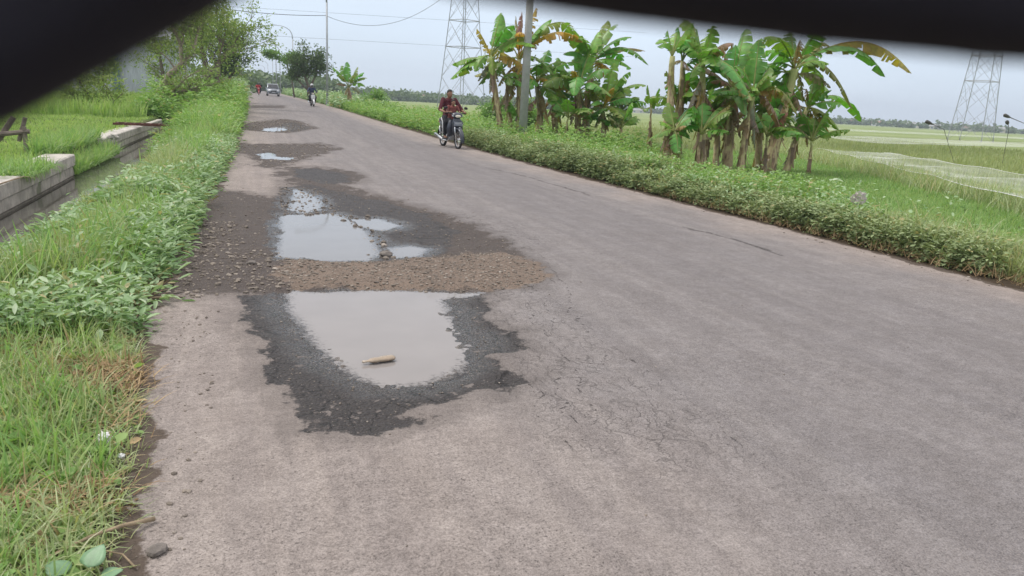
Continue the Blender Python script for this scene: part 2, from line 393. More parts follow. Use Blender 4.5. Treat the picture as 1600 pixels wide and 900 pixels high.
# ---- road
def road_material():
    m, nt, bs, out = new_mat('worn_asphalt'); g = G(nt); p = g.pos(); s = g.sep(p)
    wet = g.attr('wet'); grav = g.attr('grav'); damp = g.attr('damp'); eg = g.attr('edge'); crk = g.attr('crack'); pd = g.attr('pud')
    nb = g.noise(p, .7, 4); n1 = g.noise(p, 6, 6, .62); n2 = g.noise(p, 38, 5, .65); n3 = g.noise(p, 170, 3, .6)
    # dry asphalt: dusty beige by the verge, greyer in the travelled lane
    dust = g.mix(n1, (.215, .180, .160), (.285, .245, .222)); grey = g.mix(n1, (.150, .136, .134), (.200, .183, .180))
    lane = g.math('ADD', s[0], g.math('MULTIPLY', g.math('SUBTRACT', nb, .5), 2.2))
    lane = g.math('SUBTRACT', lane, g.mr(s[1], 3, 30, -.4, -1.0))
    f = g.math('MULTIPLY', g.mr(lane, .5, 2.9), g.mr(lane, 6.9, 5.9))
    base = g.mix(f, dust, grey)
    f2 = g.math('MULTIPLY', g.mr(s[0], 3.1, 3.7), g.mr(s[0], 5.3, 4.7))
    base = g.mix(g.math('MULTIPLY', f2, g.mr(s[1], 2, 14, .25, .6)), base, g.mix(n1, (.118, .110, .114), (.150, .140, .144)))
    # aggregate texture: small dark pits, fine grain, pale grit
    asp = g.vor(p, 85)[0]; pits = g.math('MULTIPLY', g.mr(g.noise(p, 75, 5, .8), .585, .66), g.mr(g.noise(p, 1.7, 4), .38, .62, .12, 1.))
    base = g.mix(1., base, (1.065, 1.10, 1.125), 'MULTIPLY'); gr1 = g.noise(p, 120, 4, .8); gr2 = g.noise(p, 48, 4, .7)
    base = g.mix(1., base, g.mix(g.mr(gr1, .34, .66), (.74, .73, .73), (1.24, 1.24, 1.25)), 'MULTIPLY')
    base = g.mix(1., base, g.mix(g.mr(gr2, .36, .64), (.86, .86, .86), (1.1, 1.1, 1.1)), 'MULTIPLY')
    base = g.mix(1., base, g.mix(g.mr(g.noise(p, 15, 6, .75), .36, .64), (.86, .855, .85), (1.12, 1.12, 1.12)), 'MULTIPLY')
    base = g.mix(1., base, g.mix(g.mr(g.noise(g.scalev(p, (5.5, .28, 1)), 1., 5, .6), .36, .66), (.90, .895, .90), (1.09, 1.085, 1.07)), 'MULTIPLY')
    base = g.mix(1., base, g.mix(g.mr(g.noise(p, 3.1, 5, .65), .38, .66), (.91, .90, .895), (1.07, 1.07, 1.07)), 'MULTIPLY')
    base = g.mix(g.math('MULTIPLY', pits, .75), base, (.060, .052, .05))
    base = g.mix(g.mr(n3, .42, .62, .0, .38), base, (.34, .30, .28))
    base = g.mix(g.math('MULTIPLY', g.mr(g.vor(p, 26)[0], .10, .05), .7), base, (.10, .09, .085))
    stain = g.math('MULTIPLY', g.mr(g.noise(g.scalev(p, (1.5, .35, 1)), 1.3, 5), .55, .7), .22)
    base = g.mix(stain, base, (.13, .115, .11))
    # fine crazing
    wv = g.math('ADD', 0, 0)
    dv = nt.nodes.new('ShaderNodeVectorMath'); dv.operation = 'MULTIPLY_ADD'
    g._in(dv.inputs[0], g.noisec(p, 5, 5)); dv.inputs[1].default_value = (.32, .32, .0); g._in(dv.inputs[2], p)
    v = g.vor(g.scalev(dv.outputs[0], (1.6, .6, .01)), 4.2, 'DISTANCE_TO_EDGE')[0]
    v2 = g.vor(g.scalev(dv.outputs[0], (1.6, .9, .01)), 9.5, 'DISTANCE_TO_EDGE')[0]; v_ = g.math('MINIMUM', v, g.math('MULTIPLY', v2, 1.3))
    cz = g.math('MULTIPLY', g.mr(v_, .020, .004), g.math('MULTIPLY', g.mr(g.attr('craze'), 0, 1), g.mr(n1, .40, .54)))
    cmask = g.math('MULTIPLY', g.mr(g.math('ADD', crk, g.math('MULTIPLY', g.math('SUBTRACT', n2, .5), .035)), .006, .001), g.mr(n1, .32, .46, .35, .9))
    cmask = g.math('MAXIMUM', cmask, g.math('MULTIPLY', cz, .50)); seam = g.attr('seam'); sm_ = g.math('MULTIPLY', g.mr(g.math('ADD', seam, g.math('MULTIPLY', g.math('SUBTRACT', n1, .5), .16)), .05, .0), g.mr(n2, .40, .56)); cmask = g.math('MAXIMUM', cmask, sm_)
    cmask = g.math('MULTIPLY', cmask, .8)
    # damp, muddy gravel
    rag = g.math('ADD', g.math('ADD', g.math('MULTIPLY', g.math('SUBTRACT', g.noise(p, 2.6, 3), .5), .5), g.math('MULTIPLY', g.math('SUBTRACT', n1, .5), .55)), g.math('MULTIPLY', g.math('SUBTRACT', n2, .5), .22))
    rag2 = g.math('MULTIPLY', g.math('SUBTRACT', g.noise(g.scalev(p, (1.2, .8, 1)), 1.3, 6, .7), .5), g.mr(s[1], 9, 18, .25, 3.2)); dm = g.mr(g.math('ADD', g.math('ADD', damp, rag), rag2), -.03, .08)
    stone = g.vor(p, 55)
    dcol = g.mix(n1, (.042, .034, .031), (.105, .083, .072))
    dcol = g.mix(g.mr(stone[0], .28, .1, 0, .5), dcol, g.mix(n2, (.12, .1, .085), (.30, .25, .21)))
    gm = g.mr(g.math('ADD', grav, g.math('MULTIPLY', rag, .75)), -.03, .06)
    gcol = g.mix(g.noise(p, 4, 6, .7), (.10, .074, .058), (.26, .195, .15)); gcol = g.mix(g.mr(stone[0], .30, .1, 0, .55), gcol, g.mix(n2, (.10, .08, .06), (.36, .29, .23)))
    wm = g.mr(g.math('ADD', wet, g.math('MULTIPLY', rag, .5)), -.015, .02)
    islands = g.math('MULTIPLY', g.mr(g.noise(g.scalev(p, (1, 1.0, .01)), 11, 4, .6), .60, .64), g.mr(wet, .35, .12))
    wm = g.math('MULTIPLY', wm, g.math('SUBTRACT', 1, g.math('MULTIPLY', islands, .85)))
    wcol = g.mix(n2, (.030, .027, .028), (.075, .066, .062)); wcol = g.mix(g.math('MULTIPLY', g.mr(g.vor(p, 62)[0], .24, .10), g.mr(g.noise(p, 27, 2), .48, .6)), wcol, (.24, .21, .19))
    wcol = g.mix(g.math('MULTIPLY', g.mr(v, .03, .008), .7), wcol, (.012, .011, .011))
    c = g.mix(cmask, base, (.035, .03, .028))
    halo = g.math('MULTIPLY', g.mr(g.math('ADD', g.math('MAXIMUM', wet, damp), g.math('MULTIPLY', rag, .8)), -.26, .0), .42); c = g.mix(halo, c, (.085, .072, .066))
    c = g.mix(dm, c, dcol); c = g.mix(wm, c, wcol); c = g.mix(gm, c, gcol)
    silt = g.mr(pd, .0, .06); c = g.mix(silt, c, (.17, .14, .115))
    soil = g.mix(n2, (.055, .042, .033), (.13, .10, .08))
    e = g.mr(g.math('ADD', eg, g.math('MULTIPLY', g.math('SUBTRACT', n1, .5), .25)), .06, .035); e2 = g.mr(g.math('ADD', eg, g.math('MULTIPLY', n1, .25)), .5, .05, 0., .35)
    c = g.mix(g.math('MULTIPLY', e2, g.mr(s[0], 3, 5)), c, (.27, .215, .18)); c = g.mix(e, c, soil)
    nt.links.new(c, bs.inputs['Base Color'])
    sh = g.mr(g.math('ADD', pd, g.math('MULTIPLY', rag, .25)), -.26, -.04); shine = g.mix(g.math('MULTIPLY', sh, g.mr(n2, .66, .45)), (.5, .5, .5), (.07, .07, .07)); ro = g.mix(wm, (.88, .88, .88), shine); ro = g.mix(gm, ro, (.85, .85, .85)); ro = g.mix(g.math('MULTIPLY', dm, g.math('SUBTRACT', 1, wm)), ro, (.7, .7, .7))
    nt.links.new(ro, bs.inputs['Roughness'])
    spc = g.mix(wm, (.3, .3, .3), g.mix(sh, (.14, .14, .14), (.5, .5, .5))); nt.links.new(spc, bs.inputs['Specular IOR Level'])
    hgt = g.math('ADD', g.math('MULTIPLY', n2, .6), g.math('ADD', g.math('MULTIPLY', n3, .35), g.math('MULTIPLY', stone[0], g.math('MULTIPLY', g.math('MAXIMUM', dm, wm), -1.2))))
    hgt = g.math('SUBTRACT', hgt, g.math('MULTIPLY', cmask, 1.2)); hgt = g.math('SUBTRACT', hgt, g.math('MULTIPLY', pits, .6))
    nt.links.new(g.bump(hgt, .8, .012), bs.inputs['Normal'])
    return m
rx = np.linspace(-1.25, 7.0, 331); ry = [0.8]
while ry[-1] < 420: ry.append(ry[-1] + max(.016, ry[-1] * .0055))
ry = np.array(ry); X, Y, q = grid(rx, ry)
F = road_fields(X, Y); ZR = road_h(X, Y, F)
ck = np.full(X.shape, 9.); near = Y < 20
jx = X[near] + (fbm(X[near], Y[near], 5, 11, 4) - .5) * .16; jy = Y[near] + (fbm(X[near], Y[near], 5, 13, 4) - .5) * .16
cn = ck[near]
for i, L in enumerate(CRK): cn = np.minimum(cn, sdline(jx, jy, L))
ck[near] = cn; sm = np.full(X.shape, 9.); sm[near] = np.minimum(sdline(jx, jy, CRK[6]), sdline(jx, jy, CRK[7]))
craze = np.clip(1.15 - np.abs(X - 1.65 - .0 * Y) / .7, 0, 1) * sst(Y, 1.8, 2.8) * (1 - sst(Y, 6, 8)) + sst(sdpoly(X, Y, [(1.7,8.2),(2.3,9.6),(3.1,8.6),(3.0,7.0),(2.4,6.2)]), -.2, .3)
craze = np.clip(craze, 0, 1)
road = mesh_np('road', np.stack([X, Y, ZR], 1), quads=q, mat=road_material(),
               attrs=dict(pud=F[0], wet=F[1], grav=F[2], damp=F[3], edge=F[4], crack=ck, craze=craze, seam=sm)); tag(road, kind='structure')

# ---- puddle water
def water_material(name, col, rough=.03, b=.0, spec=.5):
    m, nt, bs, out = new_mat(name); g = G(nt); p = g.pos()
    n = g.noise(p, 2.2, 3)
    nt.links.new(g.mix(n, tuple(c * .88 for c in col), tuple(c * 1.1 for c in col)), bs.inputs['Base Color'])
    bs.inputs['Roughness'].default_value = rough; bs.inputs['IOR'].default_value = 1.33
    if b: nt.links.new(g.bump(g.noise(g.scalev(p, (1, .4, 1)), 9, 3), b, .02), bs.inputs['Normal'])
    return m
def puddle_material(name, col, clear):
    m, nt, bs, out = new_mat(name); g = G(nt); p = g.pos(); d = g.attr('depth'); n = g.noise(p, 30, 5, .7); n2 = g.noise(p, 2.5, 4)
    nt.links.new(g.mix(n2, tuple(c * .85 for c in col), tuple(c * 1.12 for c in col)), bs.inputs['Base Color'])
    bs.inputs['Roughness'].default_value = .04; bs.inputs['IOR'].default_value = 1.33
    bmp = g.bump(g.noise(g.scalev(p, (1, .5, 1)), 7, 3), .03, .01); nt.links.new(bmp, bs.inputs['Normal'])
    gl = nt.nodes.new('ShaderNodeBsdfGlossy'); gl.inputs['Roughness'].default_value = .03; nt.links.new(bmp, gl.inputs['Normal'])
    tr = nt.nodes.new('ShaderNodeBsdfTransparent'); tr.inputs[0].default_value = (.78, .72, .66, 1); fr = nt.nodes.new('ShaderNodeFresnel'); fr.inputs[0].default_value = 1.33
    a = nt.nodes.new('ShaderNodeMixShader'); nt.links.new(fr.outputs[0], a.inputs[0]); nt.links.new(tr.outputs[0], a.inputs[1]); nt.links.new(gl.outputs[0], a.inputs[2])
    b = nt.nodes.new('ShaderNodeMixShader'); g._in(b.inputs[0], g.mr(g.math('ADD', d, g.math('MULTIPLY', g.math('SUBTRACT', n, .5), .30)), -.07, clear))
    nt.links.new(a.outputs[0], b.inputs[1]); nt.links.new(bs.outputs[0], b.inputs[2]); nt.links.new(b.outputs[0], out.inputs[0]); return m
pw = puddle_material('muddy_puddle_water', (.255, .235, .225), .05); pwB = puddle_material('clear_puddle_water', (.20, .195, .195), .035)
for k, P in PUD.items():
    P = np.array(P); x0, y0 = P.min(0) - .16; x1, y1 = P.max(0) + .16; st = .03 if k[0] in 'AB' else .08
    gx = np.arange(x0, x1 + st, st); gy = np.arange(y0, y1 + st, st); X, Y, q = grid(gx, gy); d = sdpoly(X, Y, P)
    for kk, PP in PUD.items():
        if kk != k: d = np.where(sdpoly(X, Y, PP) > sdpoly(X, Y, P), -9, d)
    d2 = np.where(d < -1, -9, d); keep = (d2[q] > -.15).all(1); z = WL + float(rise(P[:, 1].mean())) + .001
    q = q[keep]; u, inv = np.unique(q, return_inverse=True)
    o = mesh_np('puddle_water', np.stack([X[u], Y[u], np.full(len(u), z)], 1), quads=inv.reshape(-1, 4), mat=pw if k == 'A' else pwB, attrs=dict(depth=d[u])); tag(o, kind='structure')

# ---- canal water
cw = water_material('canal_water', (.12, .115, .10), .05, .06)
bm = bmesh.new()
for a in [(-3.45, 3), (-1.7, 3), (-1.7, 38), (-3.45, 38)]: bm.verts.new((a[0], a[1], -.40))
bm.verts.ensure_lookup_table(); bm.faces.new(bm.verts); me = bpy.data.meshes.new('canal_water'); bm.to_mesh(me); bm.free(); me.materials.append(cw)
tag(bpy.data.objects.new('canal_water', me), kind='structure'); COL.objects.link(bpy.data.objects['canal_water'])

# ---- stones and gravel
def icos():
    bm = bmesh.new(); bmesh.ops.create_icosphere(bm, subdivisions=1, radius=1); bm.verts.index_update()
    v = np.array([x.co[:] for x in bm.verts]); f = np.array([[a.index for a in q.verts] for q in bm.faces]); bm.free(); return v, f
IV, IF = icos()
def stones(name, P, size, mat, flat=.6):
    n = len(P); jit = rng.random((n, len(IV), 1)) * .5 + .75
    sc = size[:, None] * (rng.random((n, 3)) * .6 + .7); sc[:, 2] *= flat
    a = rng.random(n) * 6.28; ca, sa = np.cos(a), np.sin(a)
    v = IV[None] * jit * sc[:, None, :]
    x = v[..., 0] * ca[:, None] - v[..., 1] * sa[:, None]; y = v[..., 0] * sa[:, None] + v[..., 1] * ca[:, None]
    V = np.stack([x, y, v[..., 2]], -1) + P[:, None, :]
    T = (IF[None] + (np.arange(n) * len(IV))[:, None, None]).reshape(-1, 3)
    return mesh_np(name, V.reshape(-1, 3), tris=T, mat=mat, attrs=dict(tint=np.repeat(rng.random(n), len(IV))), smooth=False)
def stone_material():
    m, nt, bs, out = new_mat('road_gravel'); g = G(nt); t = g.attr('tint')
    c = g.ramp(t, [(0, (.05, .04, .036)), (.45, (.14, .115, .095)), (.75, (.27, .225, .185)), (1, (.50, .44, .385))])
    nt.links.new(g.mix(g.noise(g.pos(), 90, 3), c, (.2, .17, .14)), bs.inputs['Base Color']); bs.inputs['Roughness'].default_value = .8
    return m
SM = stone_material()
def scatter(n, x0, x1, y0, y1, keep):
    x = rng.uniform(x0, x1, n); y = rng.uniform(y0, y1, n); k = keep(x, y) > rng.random(n); return x[k], y[k]
pts = []
x, y = scatter(9000, 0, 2.6, 5.2, 6.9, lambda x, y: sst(sdpoly(x, y, GRAV), -.05, .1)); pts.append((x, y, .004, .012))
x, y = scatter(9000, -.9, 2.6, 5.2, 13, lambda x, y: sst(sdpoly(x, y, DAMP), -.1, .1) * (pud_sd(x, y) < -.02) * .55); pts.append((x, y, .004, .011))
x, y = scatter(2600, -.75, .1, 5.3, 8.5, lambda x, y: np.clip(1.1 - np.abs(x + .5 - (y - 5.3) * .04) * 3, 0, 1)); pts.append((x, y, .007, .02))
x, y = scatter(420, -.2, .3, 5.4, 7.0, lambda x, y: x * 0 + 1); pts.append((x, y, .008, .02))
x, y = scatter(2500, -.5, 2.4, 14.5, 22, lambda x, y: sst(sdpoly(x, y, DAMPC), -.1, .1) * (pud_sd(x, y) < 0)); pts.append((x, y, .008, .02))
x, y = scatter(3000, -.5, 2.4, 26, 37, lambda x, y: sst(sdpoly(x, y, DAMPD), -.1, .1) * (pud_sd(x, y) < 0)); pts.append((x, y, .012, .03))
x, y = scatter(1800, 6.3, 7.1, 3, 20, lambda x, y: x * 0 + .8); pts.append((x, y, .004, .014))
x, y = scatter(500, -.6, -.2, 2, 5, lambda x, y: x * 0 + .6); pts.append((x, y, .003, .01))
x, y = scatter(2600, -.6, 3.2, 4.6, 14, lambda x, y: sst(sdpoly(x, y, DAMP), -.7, -.1) * .5 * (pud_sd(x, y) < -.02)); pts.append((x, y, .003, .010))
x, y = scatter(420, -.4, 6.2, 1.8, 9, lambda x, y: x * 0 + .5); pts.append((x, y, .002, .006))
x, y = scatter(170, .85, 1.35, 6.5, 9.2, lambda x, y: (pud_sd(x, y) > -.12) * (pud_sd(x, y) < .10)); pts.append((x, y, .012, .03))
x, y = scatter(900, .35, 1.0, 9.1, 11.8, lambda x, y: x * 0 + .6); pts.append((x, y, .008, .02))
x, y = scatter(2300, .15, 1.6, 2.9, 5.3, lambda x, y: sst(sdpoly(x, y, WETA), .0, .1) * (pud_sd(x, y) < -.02) * .8); pts.append((x, y, .002, .006))
PX = np.concatenate([p[0] for p in pts]); PY = np.concatenate([p[1] for p in pts])
SZ = np.concatenate([p[2] * .8 + (p[3] * 1.25 - p[2] * .8) * rng.random(len(p[0])) ** 5 for p in pts])
go = stones('gravel', np.stack([PX, PY, road_h(PX, PY) + SZ * .2], 1), SZ, SM); tag(go, kind='stuff')
ST_A = simple('grey_stone', (.16, .14, .125), .85, var=.35, scale=30, bump=.5)
def stone(x, y, s, label, mat=ST_A, dark=False):
    bm = bmesh.new(); bmesh.ops.create_icosphere(bm, subdivisions=2, radius=1)
    for v in bm.verts:
        k = 1 + .28 * (random.random() - .5); v.co = Vector((v.co.x * s * 1.25 * k, v.co.y * s * k, v.co.z * s * .62 * k))
    me = bpy.data.meshes.new('stone'); bm.to_mesh(me); bm.free(); me.materials.append(mat)
    o = bpy.data.objects.new('stone', me); COL.objects.link(o)
    o.location = (x, y, max(float(road_h(np.array([x]), np.array([y]))[0]), WL + rise(y) - s * .2) + s * .3); o.rotation_euler = (0, 0, random.random() * 3)
    tag(o, label, 'stone'); return o
stone(1.16, 6.72, .055, 'dark stone standing at the gap between the middle puddle and its small side pool')
stone(-.02, 6.35, .034, 'largest brown stone in the loose gravel left of the middle puddle')
stone(-.31, 2.24, .028, 'dark grey stone at the asphalt edge beside the grass in the foreground')
stone(.44, 3.86, .013, 'small black pebble at the left rim of the nearest puddle')

# ------------------------------------------------------------------ grass and weeds
def blades(name, x, y, z, h, w, mat, lean=.5, dry=0., droop=.5, segs=3, parent=None, tint=None, leandir=None):
    n = len(x); a = rng.random(n) * 6.283 if leandir is None else leandir + rng.normal(0, .6, n)
    L = np.clip(rng.normal(lean, lean * .45, n), .03, 1.6); face = a + rng.normal(0, .5, n) + 1.57
    dx, dy = np.cos(a), np.sin(a); wx, wy = np.cos(face), np.sin(face)
    V = np.zeros((n, (segs + 1) * 2, 3)); cx = np.zeros(n); cz = np.zeros(n); st = h / segs
    for i in range(segs + 1):
        t = i / segs; ww = w * (1 - t ** 1.6) * .5 + w * .04
        V[:, 2 * i, 0] = x + dx * cx - wx * ww; V[:, 2 * i, 1] = y + dy * cx - wy * ww; V[:, 2 * i, 2] = z + cz
        V[:, 2 * i + 1, 0] = x + dx * cx + wx * ww; V[:, 2 * i + 1, 1] = y + dy * cx + wy * ww; V[:, 2 * i + 1, 2] = z + cz + ww * .2
        ang = L * .6 + L * droop * 2.4 * (t + .5 / segs) ** 1.3
        cx = cx + np.sin(ang) * st; cz = cz + np.cos(ang) * st
    b = (np.arange(n) * (segs + 1) * 2)[:, None, None]
    q = np.array([[2 * i, 2 * i + 1, 2 * i + 3, 2 * i + 2] for i in range(segs)])[None] + b
    t = rng.random(n) if tint is None else tint; k = (segs + 1) * 2
    d = np.clip(dry if hasattr(dry, '__len__') else np.full(n, dry), 0, 1)
    D = np.repeat(d, k).reshape(n, k) + np.repeat(np.linspace(0, .35, segs + 1), 2)[None] * (rng.random(n)[:, None] < .3)
    return mesh_np(name, V.reshape(-1, 3), quads=q.reshape(-1, 4), mat=mat, attrs=dict(tint=np.repeat(t, k), dry=np.clip(D, 0, 1).ravel()), parent=parent)
def leaves(name, P, size, mat, up=.6, aspect=.45, parent=None, dry=None, tint=None, dirs=None, fold=.25):
    """leaf-shaped folded faces (6 vertices each) round points P"""
    n = len(P); a = rng.random(n) * 6.283; el = rng.normal(0, .45, n)
    if dirs is None: d = np.stack([np.cos(a) * np.cos(el), np.sin(a) * np.cos(el), np.sin(el)], 1)
    else: d = dirs / np.linalg.norm(dirs, axis=1)[:, None]
    r = rng.normal(0, 1, (n, 3)) * (1 - up); r[:, 2] += up + .15
    s = np.cross(d, r); s /= np.linalg.norm(s, axis=1)[:, None] + 1e-9; nn = np.cross(s, d)
    L = size[:, None]; W = L * aspect * .5
    ps = [P, P + d * L * .35 + s * W + nn * W * fold, P + d * L * .75 + s * W * .75 + nn * W * fold * .4, P + d * L - nn * L * .12,
          P + d * L * .75 - s * W * .75 + nn * W * fold * .4, P + d * L * .35 - s * W + nn * W * fold]
    V = np.stack(ps, 1); b = (np.arange(n) * 6)[:, None, None]
    q = np.array([[0, 1, 2, 5], [5, 2, 3, 4]])[None]; q = np.array([[0, 1, 2, 3], [0, 3, 4, 5]])[None] + b
    t = rng.random(n) if tint is None else tint
    return mesh_np(name, V.reshape(-1, 3), quads=q.reshape(-1, 4), mat=mat, parent=parent,
                   attrs=dict(tint=np.repeat(t, 6), dry=np.repeat(np.zeros(n) if dry is None else dry, 6)))
GR = leafmat('verge_grass', [(0, (0.144, 0.204, 0.085)), (.35, (0.285, 0.381, 0.169)), (.65, (0.460, 0.531, 0.281)), (1, (0.620, 0.620, 0.534))], trans=.35, rough=.42)
GRL = leafmat('lawn_grass', [(0, (0.176, 0.280, 0.079)), (.5, (0.300, 0.454, 0.132)), (1, (0.477, 0.575, 0.238))], trans=.4, rough=.6)
GRT = leafmat('lush_grass', [(0, (0.145, 0.271, 0.096)), (.5, (0.249, 0.415, 0.134)), (1, (0.415, 0.542, 0.230))], trans=.4, rough=.5)
RIC = leafmat('rice', [(0, (0.204, 0.241, 0.108)), (.5, (0.300, 0.345, 0.162)), (1, (0.396, 0.425, 0.243))], trans=.4, rough=.6, patch=.3)
WD = leafmat('roadside_weed_leaf', [(0, (0.095, 0.177, 0.078)), (.4, (0.191, 0.322, 0.138)), (.7, (0.361, 0.489, 0.276)), (1, (0.574, 0.620, 0.496))], trans=.25, rough=.5)
WDD = leafmat('dusty_weed_leaf', [(0, (0.096, 0.126, 0.062)), (.4, (0.198, 0.259, 0.126)), (.75, (0.327, 0.398, 0.209)), (1, (0.499, 0.555, 0.320))], trans=.18, rough=.75, spec=.2)
WDG = leafmat('fresh_weed_leaf', [(0, (0.106, 0.198, 0.047)), (.5, (0.212, 0.366, 0.107)), (1, (0.389, 0.517, 0.202))], trans=.35, rough=.5)
STRAW = leafmat('dead_straw', [(0, (0.180, 0.120, 0.068)), (.5, (0.360, 0.247, 0.135)), (1, (0.570, 0.435, 0.255))], dry=((.2, .13, .08), (.55, .44, .3)), trans=.1, rough=.8)

def gz(x, y): return ground_h(x, y)
def patchy(x, y, s=1., o=0, a=.4, b=.6): return sst(fbm(x, y, s, o, 3), a, b)
# short creeping grass in the left foreground
x, y = scatter(52000, -2.2, -.28, 1.2, 5.6, lambda x, y: sst(edge_l(y) - x, -.07 , .12) * (.15 + .85 * patchy(x, y, 2.6, 3, .38, .55)) * (1 - .7 * sst(y, 4.6, 5.6)))
h = .06 + .13 * rng.random(len(x)) * (.6 + patchy(x, y, 1.5, 8)) * (.45 + .55 * sst(edge_l(y) - x, 0, .3))
blades('grass', x, y, gz(x, y), h, .0045 + .0055 * rng.random(len(x)), GR, lean=.95, droop=.6, dry=(rng.random(len(x)) < .12) * rng.random(len(x)))['kind'] = 'stuff'
# taller clumps in the foreground
cx, cy = scatter(360, -2.2, -.5, 1.4, 5.2, lambda x, y: sst(edge_l(y) - x, .1, .3))
x = np.repeat(cx, 22) + rng.normal(0, .035, len(cx) * 22); y = np.repeat(cy, 22) + rng.normal(0, .035, len(cx) * 22)
blades('grass', x, y, gz(x, y), (.10 + .16 * rng.random(len(x))), .006 + .005 * rng.random(len(x)), GRT, lean=.55, droop=.5, segs=4)['kind'] = 'stuff'
# dead litter
x, y = scatter(26000, -2.2, -.30, 1.2, 6.0, lambda x, y: patchy(x, y, 2.6, 3, .62, .42) * sst(edge_l(y) - x, -.05, .1))
blades('dead_grass', x, y, gz(x, y) + .01 + .03 * rng.random(len(x)), .06 + .12 * rng.random(len(x)), .003 + .005 * rng.random(len(x)), STRAW, lean=1.9, droop=.15)['kind'] = 'stuff'
x, y = scatter(5000, -2.2, -.30, 1.2, 6.5, lambda x, y: patchy(x, y, 2.6, 3, .62, .45))
leaves('dead_leaves', np.stack([x, y, gz(x, y) + .03], 1), .03 + .04 * rng.random(len(x)), STRAW, up=.7)['kind'] = 'stuff'
# tall verge grass beside the canal
def tall(n, y0, y1, hh, ww, segs=4, mat=None):
    x, y = scatter(n, -1.8 if y0 < 20 else -2.9, -.3, y0, y1, lambda x, y: sst(edge_l(y) - .02 - x, .0, .45) * (.12 + .88 * patchy(x, y, 2.2, 6)))
    h = hh * (.45 + .55 * rng.random(len(x))) * (.35 + .65 * sst(edge_l(y) - x, .0, .8)) * (.75 + .5 * patchy(x, y, .8, 9)) * (1 - .62 * sst(-x, 1.1, 1.7) * (1 - sst(y, 20, 24)) * sst(y, 5, 6.5))
    blades('tall_grass', x, y, gz(x, y), h, ww * (.5 + rng.random(len(x))), mat or GR, lean=.42, droop=.62, segs=segs, dry=(rng.random(len(x)) < .10) * rng.random(len(x)))['kind'] = 'stuff'
tall(17000, 4.7, 8.0, .40, .0085, 5); tall(5000, 4.7, 8.5, .50, .016, 5, GRT); tall(24000, 8, 14, .48, .013); tall(22000, 14, 24, .55, .018); tall(16000, 24, 45, .75, .035, 3)
# clumps that arch over, photographed as bright tufts
def tufts(C, n, h, w, mat, spread=.06, lean=.6):
    X_, Y_, H_ = [], [], []
    for (a, b, k) in C:
        X_.append(a + rng.normal(0, spread, n)); Y_.append(b + rng.normal(0, spread, n)); H_.append(h * k * (.5 + .5 * rng.random(n)))
    x = np.concatenate(X_); y = np.concatenate(Y_); hh = np.concatenate(H_)
    blades('grass_tuft', x, y, gz(x, y), hh, w * (.6 + .7 * rng.random(len(x))), mat, lean=lean, droop=.75, segs=6)['kind'] = 'stuff'
tufts([(-1.15, 6.4, .9), (-1.0, 7.3, .9), (-1.15, 8.0, .8), (-1.1, 8.8, .9), (-1.0, 6.0, .8), (-1.05, 9.6, .8), (-1.0, 10.6, .8), (-1.1, 11.5, .7), (-1.0, 12.6, .7)], 120, .66, .013, GRT, .11)
tufts([(-1.1, 14.5, .8), (-1.0, 16, .8), (-1.2, 17.5, .8), (-1.1, 18.8, .8), (-1.3, 20, .9), (-.9, 21.5, 1.2), (-1.5, 23, 1.3), (-1.1, 25, 1.3), (-1.5, 27, 1.3)], 220, .95, .022, GRT, .2)
# broad leaved weeds on the left verge
def weeds(name, n, x0, x1, y0, y1, keep, h, nl, ls, mat, aspect=.45, sp=.12, asp_up=.7, zf=gz):
    cx, cy = scatter(n, x0, x1, y0, y1, keep); m = len(cx)
    hh = h * (.4 + .6 * rng.random(m)) * (.7 + .5 * patchy(cx, cy, 1.7, 12))
    k = np.repeat(np.arange(m), nl); t = rng.random(len(k)) ** .7
    a = rng.random(len(k)) * 6.283; r = sp * (.2 + rng.random(len(k))) * (1 - .35 * t)
    P = np.stack([cx[k] + np.cos(a) * r, cy[k] + np.sin(a) * r, zf(cx, cy)[k] + hh[k] * t], 1)
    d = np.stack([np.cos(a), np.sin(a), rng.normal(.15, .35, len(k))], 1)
    tint = np.clip(rng.random(len(k)) * .55 + t * .45, 0, 1)  # random tint, paler towards the top of each plant
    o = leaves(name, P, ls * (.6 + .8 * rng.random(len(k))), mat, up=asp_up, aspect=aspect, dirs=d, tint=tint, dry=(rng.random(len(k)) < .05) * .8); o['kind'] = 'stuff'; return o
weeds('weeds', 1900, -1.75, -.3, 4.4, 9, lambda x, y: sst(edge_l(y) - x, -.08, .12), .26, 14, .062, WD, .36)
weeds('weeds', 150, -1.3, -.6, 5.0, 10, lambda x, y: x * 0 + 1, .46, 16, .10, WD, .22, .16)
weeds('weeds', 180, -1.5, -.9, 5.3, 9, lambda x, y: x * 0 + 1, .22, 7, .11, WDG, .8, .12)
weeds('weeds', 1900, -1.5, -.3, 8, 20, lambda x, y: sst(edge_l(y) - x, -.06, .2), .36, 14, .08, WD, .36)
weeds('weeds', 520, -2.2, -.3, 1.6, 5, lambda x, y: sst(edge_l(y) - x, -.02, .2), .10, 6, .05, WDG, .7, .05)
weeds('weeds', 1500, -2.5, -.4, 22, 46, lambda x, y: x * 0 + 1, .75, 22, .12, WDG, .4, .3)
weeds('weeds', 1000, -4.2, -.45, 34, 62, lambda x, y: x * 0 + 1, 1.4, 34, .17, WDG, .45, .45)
weeds('weeds', 900, -5, -.5, 55, 150, lambda x, y: x * 0 + 1, 1.7, 26, .3, WD, .5, .7)
